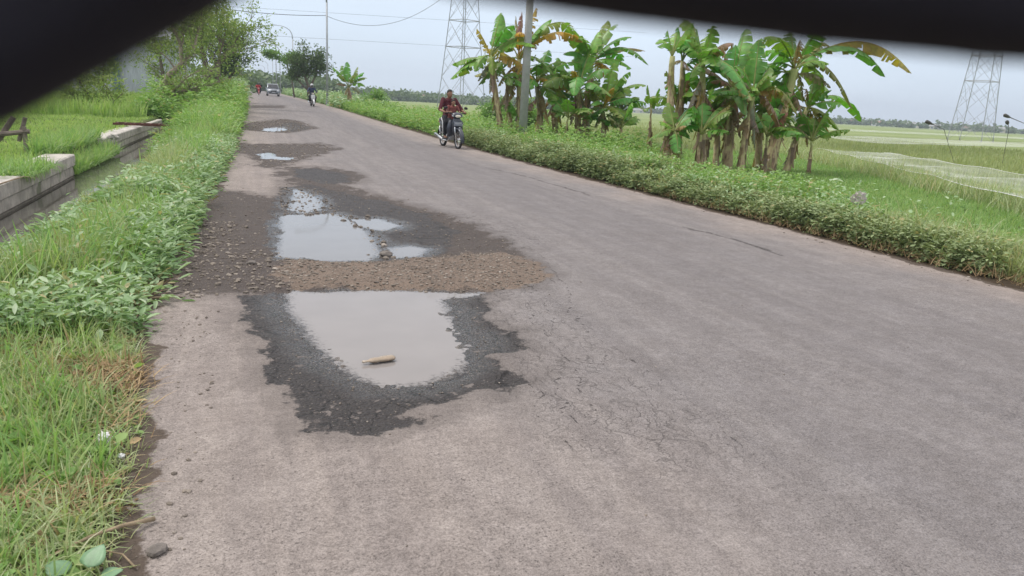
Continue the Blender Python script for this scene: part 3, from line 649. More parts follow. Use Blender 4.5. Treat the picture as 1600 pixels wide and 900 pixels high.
# lawn beyond the canal
x, y = scatter(130000, -16, -3.66, 8, 34, lambda x, y: np.clip(14 / y, 0, 1) * sst(-x, 3.55, 3.75))
blades('lawn', x, y, gz(x, y), .05 + .08 * rng.random(len(x)), .006 + .0007 * y, GRL, lean=.5, segs=2)['kind'] = 'stuff'
x, y = scatter(60000, -32, -3.9, 33, 60, lambda x, y: .4 + .6 * patchy(x, y, .3, 5))
blades('tall_grass', x, y, gz(x, y), .35 + .5 * rng.random(len(x)), .045, GRL, lean=.35, segs=3)['kind'] = 'stuff'
x, y = scatter(9000, -4.3, -3.45, 8, 16.2, lambda x, y: (patchy(x, y, .6, 15, .52, .6)))
blades('grass', x, y, gz(x, y) + .05, .12 + .14 * rng.random(len(x)), .012, GRT, lean=.7, segs=3)['kind'] = 'stuff'
x, y = scatter(1500, -3.5, -3.0, 12.2, 14.0, lambda x, y: x * 0 + 1)
blades('grass', x, y, np.full(len(x), .0), .14 + .2 * rng.random(len(x)), .014, GRT, lean=1.0, droop=.8, segs=4)['kind'] = 'stuff'
x, y = scatter(3500, -3.9, -3.1, 16.0, 21, lambda x, y: x * 0 + 1)
blades('grass', x, y, np.maximum(gz(x, y), -.35), .25 + .25 * rng.random(len(x)), .02, GRT, lean=.7, segs=3)['kind'] = 'stuff'

# right verge: dusty low shrubs by the asphalt, fresher herbs behind
er = lambda y: edge_r(y)
def strip(a, b): return lambda x, y: sst(x - er(y), a, a + .15) * (1 - sst(x - er(y), b - .3, b))
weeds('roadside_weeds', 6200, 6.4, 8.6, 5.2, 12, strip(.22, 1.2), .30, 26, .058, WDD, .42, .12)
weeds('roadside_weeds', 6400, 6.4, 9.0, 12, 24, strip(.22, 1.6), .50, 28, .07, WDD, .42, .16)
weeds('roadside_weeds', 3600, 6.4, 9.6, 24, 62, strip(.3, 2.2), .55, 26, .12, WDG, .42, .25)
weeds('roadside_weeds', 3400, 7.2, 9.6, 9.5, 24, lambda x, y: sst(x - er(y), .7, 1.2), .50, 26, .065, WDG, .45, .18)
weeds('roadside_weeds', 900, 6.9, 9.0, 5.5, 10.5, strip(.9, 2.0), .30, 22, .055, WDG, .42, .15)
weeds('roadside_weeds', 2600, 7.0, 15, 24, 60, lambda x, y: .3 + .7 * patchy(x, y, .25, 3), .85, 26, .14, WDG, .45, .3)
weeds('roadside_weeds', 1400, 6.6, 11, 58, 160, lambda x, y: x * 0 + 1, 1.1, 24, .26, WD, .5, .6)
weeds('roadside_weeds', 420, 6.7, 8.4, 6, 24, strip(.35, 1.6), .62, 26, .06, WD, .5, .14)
x, y = scatter(3500, 6.7, 9.0, 6, 24, strip(.4, 2.2)); blades('tall_grass', x, y, gz(x, y), .25 + .45 * rng.random(len(x)), .011, GR, lean=.6, droop=.6, segs=4, dry=(rng.random(len(x)) < .2) * .8)['kind'] = 'stuff'
weeds('roadside_weeds', 500, 8, 11, 17, 26, lambda x, y: x * 0 + 1, .8, 30, .08, WDG, .45, .2)
# long arching grass at the near right edge
x, y = scatter(16000, 6.8, 8.1, 3.6, 7.2, lambda x, y: strip(.35, 1.5)(x, y))
blades('tall_grass', x, y, gz(x, y), .22 + .30 * rng.random(len(x)), .008, GR, lean=.75, droop=.6, segs=4, dry=(rng.random(len(x)) < .25) * rng.random(len(x)))['kind'] = 'stuff'
x, y = scatter(2500, 6.62, 7.2, 3.6, 12, lambda x, y: x * 0 + 1)
blades('dead_grass', x, y, gz(x, y) + .03, .12 + .15 * rng.random(len(x)), .005, STRAW, lean=1.6, droop=.2)['kind'] = 'stuff'
# lawn on the right and the grass bank
x, y = scatter(190000, 7.4, 22, 4.5, 28, lambda x, y: np.clip(11 / y, 0, 1) * (1 - sst(x - bankx(y), -.6, 0)))
blades('lawn', x, y, gz(x, y), .07 + .09 * rng.random(len(x)), .006 + .0007 * y, GRT, lean=.6, segs=2)['kind'] = 'stuff'
bx = bankx
x, y = scatter(90000, 9.5, 26, 5, 29, lambda x, y: sst(x - bx(y), -1.1, -.2) * (1 - sst(x - bx(y), .6, 1.4)))
blades('bank_grass', x, y, gz(x, y), .30 + .38 * rng.random(len(x)), .016, GR, lean=.5, droop=.7, segs=4, dry=(rng.random(len(x)) < .12) * .7)['kind'] = 'stuff'
x, y = scatter(150000, 11, 75, 8, 75, lambda x, y: sst(x - bx(y), .5, 1.3) * np.clip(18 / np.hypot(x, y), 0, 1) ** 1.3)
blades('rice', x, y, gz(x, y), .26 + .16 * rng.random(len(x)), .008 + .0009 * np.hypot(x, y), RIC, lean=.3, droop=.5, segs=3)['kind'] = 'stuff'
x, y = scatter(40000, 9.5, 60, 26, 120, lambda x, y: np.clip(30 / np.hypot(x, y), 0, 1) ** 1.4)
blades('rice', x, y, gz(x, y), .28 + .15 * rng.random(len(x)), .05, RIC, lean=.3, droop=.5, segs=2)['kind'] = 'stuff'

# ------------------------------------------------------------------ canal walls, grate, wooden frame
CONC = simple('weathered_concrete', (.46, .43, .39), .9, var=.3, scale=5, bump=.6)
_g = G(CONC.node_tree); _b = [n for n in CONC.node_tree.nodes if n.type == 'BSDF_PRINCIPLED'][0]; _c = _b.inputs['Base Color'].links[0].from_socket; _p = _g.obj()
_c = _g.mix(_g.mr(_g.noise(_g.scalev(_p, (1, 1, .25)), 3.2, 6, .65), .50, .70, 0, .6), _c, (.20, .185, .155)); _c = _g.mix(_g.mr(_g.noise(_p, 2.1, 5), .58, .68, 0, .6), _c, (.11, .14, .06)); CONC.node_tree.links.new(_c, _b.inputs['Base Color'])
CONCD = simple('stained_concrete', (.22, .20, .17), .9, var=.35, scale=6, bump=.6)
def canal_wall(x0, x1, y0, y1, label):
    r = empty('canal_wall', ((x0 + x1) / 2, y0, 0), 0, label, 'canal wall')
    def slab(xa, xb, za, zb, name, mat, seed):
        n = int((y1 - y0) / .35); rings = []
        for i in range(n + 1):
            y = (y1 - y0) * i / n; t = (x0 * (1 - i / n) + x1 * i / n) - (x0 + x1) / 2; j = lambda s: (random.random() - .5) * s
            rings.append([(t + xa, y, za), (t + xb + j(.004), y, za), (t + xb + j(.004), y, zb - .02 + j(.004)), (t + xb - .02 + j(.006), y, zb + j(.004)), (t + xa + .02, y, zb + j(.005)), (t + xa, y, zb - .03)])
        MB().loft(rings).build(name, mat, r)
    slab(-.46, .03, -.17, .03, 'coping', CONC, 1); slab(-.40, .0, -.355, -.176, 'wall_course', CONC, 2); slab(-.40, -.015, -.9, -.360, 'wall_footing', CONCD, 3)
    return r
canal_wall(-3.02, -3.17, 4.5, 16.1, 'near pale concrete canal wall with a long crack along it')
canal_wall(-3.42, -3.35, 20.6, 33.5, 'far concrete canal wall passing under the rusty grate')
RUST = simple('rusty_steel', (.11, .045, .032), .85, var=.4, scale=14, bump=.4)
gr = empty('canal_grate', (-3.0, 26.8, .12), 0, 'rusty brown steel grate laid across the canal', 'grate')
for dy in (-.28, .28): MB().box((0, dy, 0), (2.1, .05, .07)).build('rail', RUST, gr)
for i in range(9): MB().box((-.96 + i * .24, 0, .012), (.05, .5, .04)).build('bar', RUST, gr)
WOODG = simple('weathered_grey_wood', (.20, .165, .135), .9, var=.35, scale=9, bump=.7)
wf = empty('wooden_frame', (-4.1, 16.5, -.1), 0, 'weathered grey wooden prop frame standing on the lawn by the canal', 'wooden frame')
MB().tube([(.08, 0, 0), (.08, 0, .58)], [.045, .04], 7).build('post', WOODG, wf)
MB().tube([(-.05, .1, .3), (.09, .1, .75)], [.04, .04], 7).build('post', WOODG, wf)
MB().tube([(-2.1, 0, .22), (-1, 0, .33), (.16, 0, .50)], [.05, .05, .045], 7).build('beam', WOODG, wf)
MB().tube([(-.75, -.05, 0), (-.35, .05, .35), (-.1, .1, .75)], [.06, .055, .05], 7).build('brace', WOODG, wf)
MB().tube([(-1.75, -.05, 0), (-1.5, .05, .5)], [.05, .045], 7).build('post', WOODG, wf)

# ------------------------------------------------------------------ factory behind the lawn
BLUEW = simple('blue_painted_panel', (.12, .19, .30), .6, var=.2, scale=2)
def sheet_material(name, col, per=14):
    m, nt, bs, out = new_mat(name); g = G(nt); p = g.obj(); s = g.sep(p)
    w = nt.nodes.new('ShaderNodeTexWave'); w.inputs['Scale'].default_value = per / 6.283; w.bands_direction = 'X'; g._in(w.inputs['Vector'], p)
    n = g.noise(g.scalev(p, (1, 1, .2)), 3, 4)
    nt.links.new(g.mix(g.mr(n, .35, .65), tuple(c * .8 for c in col), col), bs.inputs['Base Color']); nt.links.new(g.bump(w.outputs[1], .6, .05), bs.inputs['Normal'])
    bs.inputs['Roughness'].default_value = .55; return m
SHT = sheet_material('pale_ribbed_sheet', (.52, .56, .60)); SHB = sheet_material('blue_grey_ribbed_sheet', (.20, .26, .34))
WHT = simple('white_paint', (.72, .72, .70), .6)
GREYP = simple('grey_paint', (.30, .32, .34), .6)
fac = empty('factory', (-22, 66, -.5), 0, 'blue grey and white sheet metal factory building beyond the lawn', 'factory')
MB().box((0, 6, 2.6), (34, 12, 5.2)).build('wall', SHT, fac)
MB().loft([[(-17.5, -.4, 5.2), (17.5, -.4, 5.2), (17.5, -.4, 5.35), (-17.5, -.4, 5.35)], [(-17.5, 6, 7.2), (17.5, 6, 7.2), (17.5, 6, 7.35), (-17.5, 6, 7.35)], [(-17.5, 12.4, 5.2), (17.5, 12.4, 5.2), (17.5, 12.4, 5.35), (-17.5, 12.4, 5.35)]]).build('roof', GREYP, fac)
for x in (-15.5, -12.2, -8.4, -4.6, .4, 4.9, 8.6, 12.4): MB().box((x, -.12, 2.4), (.55, .24, 4.8)).build('column', BLUEW, fac)
for x, w in ((-13.8, 1.9), (-10.2, 2.2), (-6.4, 2.4), (6.9, 2.0)): MB().box((x, -.05, 1.7), (w, .1, 3.2)).build('door', SHB if x < 0 else BLUEW, fac)
for x in (1.6, 2.9, 10.2): MB().box((x, -.05, 2.2), (.9, .1, 1.1)).build('window', simple('dark_glass', (.03, .04, .05), .15), fac)
MB().box((2.5, -1.2, .5), (3.4, .5, 1.0)).build('plinth', CONC, fac)
fn = empty('fence', (-3.4, 52, 0), 0, 'pale metal railing fence behind the roadside trees', 'fence')
for i in range(16): MB().box((-.02 * i, i * 1.6, 1.0 + .02 * i), (.08, .08, 2.2)).build('post', WHT, fn)
for z in (.7, 1.9): MB().box((-.15, 12, z + .16), (.04, 24.5, .05)).build('rail', WHT, fn)

# ------------------------------------------------------------------ trees
BARK = simple('bark', (.17, .135, .105), .95, var=.4, scale=11, bump=.9)
BARKP = simple('pale_bark', (.30, .25, .19), .95, var=.35, scale=9, bump=.9)
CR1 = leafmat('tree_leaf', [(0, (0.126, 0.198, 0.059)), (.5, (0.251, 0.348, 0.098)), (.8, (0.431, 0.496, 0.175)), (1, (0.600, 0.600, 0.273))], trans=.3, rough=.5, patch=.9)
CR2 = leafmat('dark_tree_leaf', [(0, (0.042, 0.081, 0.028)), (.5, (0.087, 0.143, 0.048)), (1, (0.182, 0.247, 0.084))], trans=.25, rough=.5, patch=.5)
CR3 = leafmat('bright_tree_leaf', [(0, (0.091, 0.180, 0.039)), (.5, (0.156, 0.288, 0.065)), (1, (0.260, 0.408, 0.104))], trans=.35, rough=.5)
def tree(base, segs, depth, nleaf, lsize, matc, matb, label, cat='tree', group=None, spread=.35, name='tree', r0=.12, nb=3, seed=1, aspect=.42, jitter=.3):
    """segs: list of main limb polylines (relative). Each sprouts side limbs; leaves hang on the outer twigs."""
    rs = random.Random(seed); t = empty(name, base, 0, label, cat, group); mb = MB(); tips = []
    def grow(p, d, L, r, lev):
        pts = [p]; q = p
        for i in range(4):
            d = (d + Vector((rs.gauss(0, .16), rs.gauss(0, .16), rs.gauss(.04, .1)))).normalized(); q = q + d * L / 4; pts.append(q)
            if lev <= 1: tips.append((q.copy(), d.copy()))
        mb.tube(pts, [r * (1 - .6 * i / 4) for i in range(5)], 5 if lev < depth else 7, cap=False)
        if lev > 0:
            for k in range(nb):
                b = rs.randint(1, 4); dd = (d + Vector((rs.gauss(0, .75), rs.gauss(0, .75), rs.gauss(.15, .45)))).normalized()
                grow(pts[b], dd, L * rs.uniform(.5, .75), r * .45, lev - 1)
    for L in segs:
        pts = [Vector(p[:3]) for p in L]; rad = [p[3] for p in L]
        mb.tube(pts, rad, 9, cap=True)
        tot = len(pts)
        for k in range(nb + 3):
            f = rs.uniform(.35, 1.) * (tot - 1); i = min(int(f), tot - 2); p = pts[i].lerp(pts[i + 1], f - i); d = (pts[i + 1] - pts[i]).normalized()
            dd = (d * .7 + Vector((rs.gauss(0, .7), rs.gauss(0, .7), rs.gauss(.25, .35)))).normalized()
            grow(p, dd, spread * rs.uniform(.6, 1.2), rad[i] * .4, depth - 1)
        grow(pts[-1], (pts[-1] - pts[-2]).normalized(), spread, rad[-1], depth - 1)
    mb.build('trunk', matb, t, smooth=True)
    tp = np.array([p[:] for p, _ in tips]); k = rng.integers(0, len(tips), nleaf)
    P = tp[k] + rng.normal(0, jitter, (nleaf, 3)) * np.array([1, 1, .8]); dr = np.array([d[:] for _, d in tips])[k] + rng.normal(0, .8, (nleaf, 3)); dr[:, 2] -= .25
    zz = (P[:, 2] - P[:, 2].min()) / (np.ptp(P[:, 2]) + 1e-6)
    leaves('crown', P, lsize * (.6 + .8 * rng.random(nleaf)), matc, up=.4, aspect=aspect, parent=t, dirs=dr, tint=np.clip(rng.random(nleaf) * .7 + .3 * zz, 0, 1))  # random tint, paler towards the top of the crown
    return t
# leaning tree whose trunk lies low and then rises
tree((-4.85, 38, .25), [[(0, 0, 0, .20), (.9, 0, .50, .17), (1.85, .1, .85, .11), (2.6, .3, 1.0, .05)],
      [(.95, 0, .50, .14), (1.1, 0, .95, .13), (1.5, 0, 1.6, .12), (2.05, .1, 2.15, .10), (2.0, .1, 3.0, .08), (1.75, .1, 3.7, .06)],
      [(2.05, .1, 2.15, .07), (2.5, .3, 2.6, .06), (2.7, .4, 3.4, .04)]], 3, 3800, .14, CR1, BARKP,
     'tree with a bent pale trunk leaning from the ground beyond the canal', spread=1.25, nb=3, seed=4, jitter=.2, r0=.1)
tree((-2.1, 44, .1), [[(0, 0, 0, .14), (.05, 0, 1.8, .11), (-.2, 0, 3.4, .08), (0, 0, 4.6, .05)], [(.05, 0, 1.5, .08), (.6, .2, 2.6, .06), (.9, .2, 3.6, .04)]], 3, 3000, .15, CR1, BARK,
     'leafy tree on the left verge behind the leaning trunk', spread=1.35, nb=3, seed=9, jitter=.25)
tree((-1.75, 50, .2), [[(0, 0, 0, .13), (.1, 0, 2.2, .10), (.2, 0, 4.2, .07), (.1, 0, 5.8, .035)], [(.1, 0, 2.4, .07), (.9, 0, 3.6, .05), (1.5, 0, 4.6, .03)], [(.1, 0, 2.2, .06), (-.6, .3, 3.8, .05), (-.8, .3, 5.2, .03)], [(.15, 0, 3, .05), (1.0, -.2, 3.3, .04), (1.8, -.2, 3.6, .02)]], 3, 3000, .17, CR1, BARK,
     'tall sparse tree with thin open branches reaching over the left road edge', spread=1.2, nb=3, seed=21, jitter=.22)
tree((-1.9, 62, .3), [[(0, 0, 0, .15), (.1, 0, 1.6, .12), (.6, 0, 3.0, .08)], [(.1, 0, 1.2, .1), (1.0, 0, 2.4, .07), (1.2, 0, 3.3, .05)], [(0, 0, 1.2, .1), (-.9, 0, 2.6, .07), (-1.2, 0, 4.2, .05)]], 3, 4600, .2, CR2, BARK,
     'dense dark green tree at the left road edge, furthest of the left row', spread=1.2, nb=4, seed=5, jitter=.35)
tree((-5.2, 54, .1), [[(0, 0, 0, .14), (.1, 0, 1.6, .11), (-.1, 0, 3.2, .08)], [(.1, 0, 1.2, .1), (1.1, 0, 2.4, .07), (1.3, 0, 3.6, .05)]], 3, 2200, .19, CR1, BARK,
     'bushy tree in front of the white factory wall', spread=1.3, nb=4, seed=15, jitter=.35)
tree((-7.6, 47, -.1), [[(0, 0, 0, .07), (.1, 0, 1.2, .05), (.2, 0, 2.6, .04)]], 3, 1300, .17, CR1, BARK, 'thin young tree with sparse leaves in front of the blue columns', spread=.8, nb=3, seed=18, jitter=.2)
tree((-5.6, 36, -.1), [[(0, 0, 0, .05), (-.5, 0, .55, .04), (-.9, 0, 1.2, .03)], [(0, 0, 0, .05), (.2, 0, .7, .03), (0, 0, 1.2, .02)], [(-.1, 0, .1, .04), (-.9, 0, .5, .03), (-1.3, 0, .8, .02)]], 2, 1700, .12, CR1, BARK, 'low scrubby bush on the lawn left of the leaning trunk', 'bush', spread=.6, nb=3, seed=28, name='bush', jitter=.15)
# right side far
tree((6.5, 90, .5), [[(0, 0, 0, .2), (0, 0, 1.4, .17), (-.5, 0, 3.0, .12), (-.6, 0, 4.4, .06)], [(0, 0, 1.2, .14), (.7, 0, 2.6, .1), (1.0, 0, 4.0, .05)], [(0, 0, 1.0, .1), (-1.2, 0, 2.2, .08), (-1.2, .2, 3.2, .04)]], 3, 5200, .26, CR2, BARK,
     'rounded dark grey green tree on the right verge behind the second lamp post', spread=1.1, nb=4, seed=33, jitter=.35)
tree((5.9, 108, .6), [[(0, 0, 0, .12), (-.3, 0, 2.2, .09), (-.9, 0, 4.2, .06), (-1.6, 0, 4.9, .04)], [(-.9, 0, 4.2, .05), (.1, 0, 5.0, .04)], [(-1.6, 0, 4.9, .04), (-3.0, 0, 5.3, .03)]], 2, 1700, .34, CR3, BARK,
     'thin tree with a flat bright green top leaning over the road', spread=.7, nb=3, seed=35, jitter=.25)
for (bx_, by_, hh, lb, sd) in [(9.6, 62, 1.4, 'small round bush behind the scooter rider on the right verge', 40), (12.4, 34, 1.35, 'bright green bush in the field left of the couple on the motorbike', 41), (14.0, 44, 1.5, 'dark green bush further back in the field behind the motorbike', 42)]:
    tree((bx_, by_, float(ground_h(np.array([bx_]), np.array([by_]))[0])), [[(0, 0, 0, .04), (.1, 0, .5 * hh, .03), (.2, 0, .75 * hh, .02)], [(0, 0, .1, .04), (-.4, .2, .5 * hh, .02)], [(0, 0, .1, .03), (.5, -.2, .5 * hh, .02)]], 2, 1500, .17, WDG, BARK, lb, 'bush', spread=.5, nb=3, seed=sd, name='bush', jitter=.2)

# far tree belts and houses
def belt(name, n, f, size, spread, mat, seed=0, per=90, zs=1.):
    C = np.array([f() for _ in range(n)]); k = np.repeat(np.arange(n), per)
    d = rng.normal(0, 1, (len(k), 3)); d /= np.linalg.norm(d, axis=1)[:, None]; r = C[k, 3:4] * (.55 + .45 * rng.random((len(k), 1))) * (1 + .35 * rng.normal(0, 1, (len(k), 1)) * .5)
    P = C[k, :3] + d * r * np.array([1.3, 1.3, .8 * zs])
    o = leaves(name, P, size * (.6 + .8 * rng.random(len(k))), mat, up=.4, aspect=.7, tint=np.clip(rng.random(len(k)) * .5 + (d[:, 2] + 1) * .25, 0, 1)); tag(o, kind='stuff'); return o  # random tint, paler on the upper side of each clump
rr = random.Random(3)
def polar(a0, a1, d0, d1, r0, r1, z=-.6):
    a = R(rr.uniform(a0, a1)); d = rr.uniform(d0, d1); r = rr.uniform(r0, r1); return (d * math.sin(a), d * math.cos(a), z + r * .7, r)
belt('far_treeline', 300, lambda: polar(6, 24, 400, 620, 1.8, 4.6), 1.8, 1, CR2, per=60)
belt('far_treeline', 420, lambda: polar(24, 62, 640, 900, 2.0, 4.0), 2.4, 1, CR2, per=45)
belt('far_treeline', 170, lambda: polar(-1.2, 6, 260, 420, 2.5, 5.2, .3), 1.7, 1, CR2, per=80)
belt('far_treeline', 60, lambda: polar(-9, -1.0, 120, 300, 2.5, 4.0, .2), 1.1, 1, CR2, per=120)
ROOFR = simple('faded_tile_roof', (.30, .17, .12), .9); ROOFG = simple('grey_roof', (.33, .33, .34), .8); CREAM = simple('cream_wall', (.62, .58, .52), .9)
HG = 'small houses on the far edge of the rice fields'
def house(a, d, w, h, roof, label):
    a = R(a); t = empty('house', (d * math.sin(a), d * math.cos(a), -.7), -a, label, 'house', HG)
    MB().box((0, 0, h / 2), (w, 6, h)).build('wall', CREAM if w > 8 else WHT, t)
    MB().loft([[(-w / 2 - .4, -3.5, h), (w / 2 + .4, -3.5, h), (w / 2 + .4, 3.5, h), (-w / 2 - .4, 3.5, h)], [(-w / 2 + .8, -.1, h + 1.7), (w / 2 - .8, -.1, h + 1.7), (w / 2 - .8, .1, h + 1.7), (-w / 2 + .8, .1, h + 1.7)]]).build('roof', roof, t)
    for k in (-.28, .28): MB().box((w * k, -3.03, h * .5), (1.2, .06, 1.2)).build('window', BLUEW, t)
ORD = 'first second third fourth fifth sixth seventh eighth ninth tenth eleventh twelfth thirteenth fourteenth fifteenth sixteenth seventeenth eighteenth nineteenth twentieth twenty-first twenty-second twenty-third'.split()
for i, (a, d) in enumerate([(10.9, 470), (11.9, 520), (12.4, 480), (13.2, 510), (15.4, 540), (17.0, 500), (18.3, 560), (21.2, 530), (22.6, 540), (26.5, 620), (28.6, 640), (31, 660), (36, 700), (39, 690), (41.5, 700), (43.2, 720), (45, 700), (46.8, 710), (48.6, 700), (50.2, 720), (52, 700)]):
    house(a + rr.uniform(-.3, .3), d, rr.uniform(6, 13), rr.uniform(2.2, 3.2), *((ROOFR, 'tiny red roofed house, %s from the left along the far field edge' % ORD[i]) if rr.random() < .35 else (ROOFG, 'tiny grey roofed house, %s from the left along the far field edge' % ORD[i])))

# ------------------------------------------------------------------ lamps, pole, pylons, wires
GALV = simple('galvanised_steel', (.38, .40, .42), .5, metal=.3, var=.08)
LAMPS = ['tall grey street lamp nearest the camera, rising past the far banana clump', 'second street lamp along the right verge, its curved arm whole in view', 'grey street lamp beyond the leaning bright tree, third on the straight right verge',
         'fourth distant street lamp on the right verge, past the car', 'fifth distant street lamp on the right verge, among the hazy trees', 'sixth tiny street lamp on the right verge, near the vanishing point', 'furthest and smallest street lamp on the right verge']
def lamp_label(i): return LAMPS[i]
LG = 'street lamps along the right verge'
def lamp():
    t = empty('street_lamp')
    MB().tube([(0, 0, 0), (0, 0, 4.2), (0, 0, 8.3)], [.10, .085, .07], 10).build('pole', GALV, t, True)
    MB().tube([(0, 0, 8.3), (-.06, 0, 8.9), (-.35, 0, 9.45), (-.9, 0, 9.8), (-1.6, 0, 9.98), (-2.3, 0, 10.02)], [.065, .06, .052, .045, .04, .04], 8).build('arm', GALV, t, True)
    MB().box((-2.55, 0, 10.02), (.62, .22, .09), bev=.03).build('lamp_head', GALV, t)
    MB().tube([(0, 0, 0), (0, 0, .5)], [.14, .13], 10).build('base', GALV, t)
    return t
L0 = lamp(); ls = [(6.28, 66), (6.32, 118), (6.45, 170), (6.5, 222), (6.5, 274), (6.5, 326), (6.5, 378)]
for i, (x, y) in enumerate(ls):
    o = L0 if i == 0 else copy_tree(L0); o.location = (x, y, float(rise(y)) - .1); tag(o, lamp_label(i), 'street lamp', LG)
L1 = copy_tree(L0); L1.location = (5.0, 150, .6); L1.rotation_euler = (0, 0, R(18)); tag(L1, 'street lamp between the second and third, arm pointing over the car', 'street lamp', LG)
POLEC = simple('pale_concrete_pole', (.40, .40, .39), .8, var=.12, scale=5, bump=.15)
pl = empty('utility_pole', (9.08, 25, -.25), 0, 'thick pale concrete pole standing among the banana plants', 'utility pole')
MB().tube([(0, 0, 0), (0, 0, 4.5), (0, 0, 9.5)], [.155, .125, .09], 16).build('shaft', POLEC, pl, True)
for z in (3.25, 2.9, 2.2): MB().tube([(-.16, -.02, z), (-.10, -.02, z)], .02, 6).build('step_bolt', GALV, pl)
MB().tube([(-.13, -.08, 3.3), (-.05, -.14, 3.3), (.08, -.13, 3.3)], .012, 5).build('band', GALV, pl)
MB().box((0, 0, 9.0), (1.6, .1, .1)).build('crossarm', GALV, pl)
STEEL = simple('pylon_steel', (.33, .34, .37), .6, metal=.1, var=.08)
def pylon(loc, rz, label, s0, h=36, lv=9, thin=1.):
    t = empty('pylon', loc, rz, label, 'pylon'); half = lambda z: s0 * (1 - .72 * min(z / 30, 1) ** .9)
    zs = [0.0]; z = 0
    while z < h:
        z += half(z) * 1.75 + .6; zs.append(z)
    for sx in (-1, 1):
        for sy in (-1, 1):
            MB().tube([(sx * half(z), sy * half(z), z) for z in zs], .085 * thin, 4).build('leg', STEEL, t)
    for ax in range(4):
        mb = MB(); m = Matrix.Rotation(math.pi / 2 * ax, 3, 'Z'); T = lambda p: m @ Vector(p)
        for i in range(len(zs) - 1):
            a, b = half(zs[i]), half(zs[i + 1]); z0, z1 = zs[i], zs[i + 1]; zm = (z0 + z1) / 2; mm = (a + b) / 2
            mb.tube([T((-a, -a, z0)), T((b, -b, z1))], .034 * thin, 4); mb.tube([T((a, -a, z0)), T((-b, -b, z1))], .034 * thin, 4)
            if i in (1, 2): mb.tube([T((-b, -b, z1)), T((b, -b, z1))], .06, 4)
            if i < 6:
                for s in (-1, 1): mb.tube([T((s * mm * .5, -mm, (z0 + zm) / 2 + .1)), T((s * mm, -mm, zm))], .022, 4); mb.tube([T((s * mm * .5, -mm, (z1 + zm) / 2)), T((s * mm, -mm, zm))], .022, 4)
        mb.build('lattice', STEEL, t)
    for i, z in enumerate((24, 29, 34)):
        mb = MB()
        for s in (-1, 1):
            mb.tube([(0, 0, z + .8), (s * 6.5, 0, z)], .07, 4); mb.tube([(0, 0, z - .4), (s * 6.5, 0, z)], .07, 4); mb.tube([(s * 6.5, 0, z), (s * 6.5, 0, z - 1.5)], .06, 4)
        mb.build('crossarm', STEEL, t)
    return t
pylon((35.4, 130, -.6), R(26), 'lattice pylon rising behind the man and child on the motorbike', 3.05)
pylon((111.3, 92, -.6), R(20), 'lattice pylon far out in the rice fields at the right', 2.55, thin=.75)
WIRE = simple('black_cable', (.03, .03, .035), .6)
def wire(pts, r, label, sag=0., n=24):
    P = []
    for (a, b) in zip(pts[:-1], pts[1:]):
        for i in range(n):
            t = i / n; p = Vector(a).lerp(Vector(b), t); p.z -= 4 * sag * t * (1 - t); P.append(p)
    P.append(Vector(pts[-1])); o = MB().tube(P, r, 5).build('overhead_cable', WIRE); tag(o, label, 'cable'); return o
wire([(-13, 66, 9.3), (6.28, 66, 7.6)], .022, 'black cable running from the left trees to the nearest lamp post', .9)
wire([(6.3, 66, 7.55), (19.5, 66, 13.5)], .016, 'slack cable sagging right from the nearest lamp post', 2.6)
wire([(-30, 90, 9.2), (16, 100, 11.3), (60, 110, 13.4)], .012, 'thin straight cable crossing the sky above the lamps')
wire([(-30, 92, 6.7), (16, 101, 8.2), (60, 112, 9.8)], .012, 'thin straight cable crossing the sky below the other')
wire([(9.08, 25, 8.9), (40, 45, 12)], .008, 'cable leaving the concrete pole towards the fields', .5)

# ------------------------------------------------------------------ banana plants
def banana_mats():
    m, nt, bs, out = new_mat('banana_leaf'); g = G(nt); p = g.pos(); n = g.noise(p, 7, 4); c0 = g.attr('col', 'Color')
    c = g.mix(g.mr(n, .3, .7), g.mix(1., c0, (.78, .80, .72), 'MULTIPLY'), g.mix(1., c0, (1.15, 1.12, 1.1), 'MULTIPLY'))
    nt.links.new(c, bs.inputs['Base Color']); bs.inputs['Roughness'].default_value = .38
    tr = nt.nodes.new('ShaderNodeBsdfTranslucent'); g._in(tr.inputs[0], g.mix(1., c, (1.2, 1.35, .55), 'MULTIPLY')); mx = nt.nodes.new('ShaderNodeMixShader'); mx.inputs[0].default_value = .32
    nt.links.new(bs.outputs[0], mx.inputs[1]); nt.links.new(tr.outputs[0], mx.inputs[2]); nt.links.new(mx.outputs[0], out.inputs[0])
    m2, nt, bs, out = new_mat('banana_stem'); g = G(nt); p = g.pos(); n = g.noise(g.scalev(p, (9, 9, 1.3)), 2.2, 5); n2 = g.noise(p, 9, 4)
    c = g.ramp(g.math('ADD', g.math('MULTIPLY', n, .6), g.math('MULTIPLY', n2, .4)), [(.30, (.12, .075, .05)), (.40, (.32, .21, .135)), (.50, (.52, .40, .24)), (.62, (.58, .54, .26))])
    c = g.mix(g.mr(g.attr('dry'), 0, 1), c, g.mix(n2, (.24, .30, .09), (.40, .42, .16)))
    nt.links.new(c, bs.inputs['Base Color']); bs.inputs['Roughness'].default_value = .7; nt.links.new(g.bump(n, .8, .03), bs.inputs['Normal'])
    return m, m2
BL, BS = banana_mats()
BC = {'g': ((.11, .27, .04), (.22, .41, .085)), 'gy': ((.20, .26, .05), (.32, .34, .07)), 'y': ((.42, .28, .04), (.60, .40, .06)), 'o': ((.36, .19, .04), (.46, .26, .07)), 'd': ((.24, .165, .09), (.42, .32, .20))}
BN = {'g': None, 'gy': 'green leaf turning yellow', 'y': 'bright yellow ageing leaf', 'o': 'orange brown dying leaf', 'd': 'shredded dry brown leaf'}
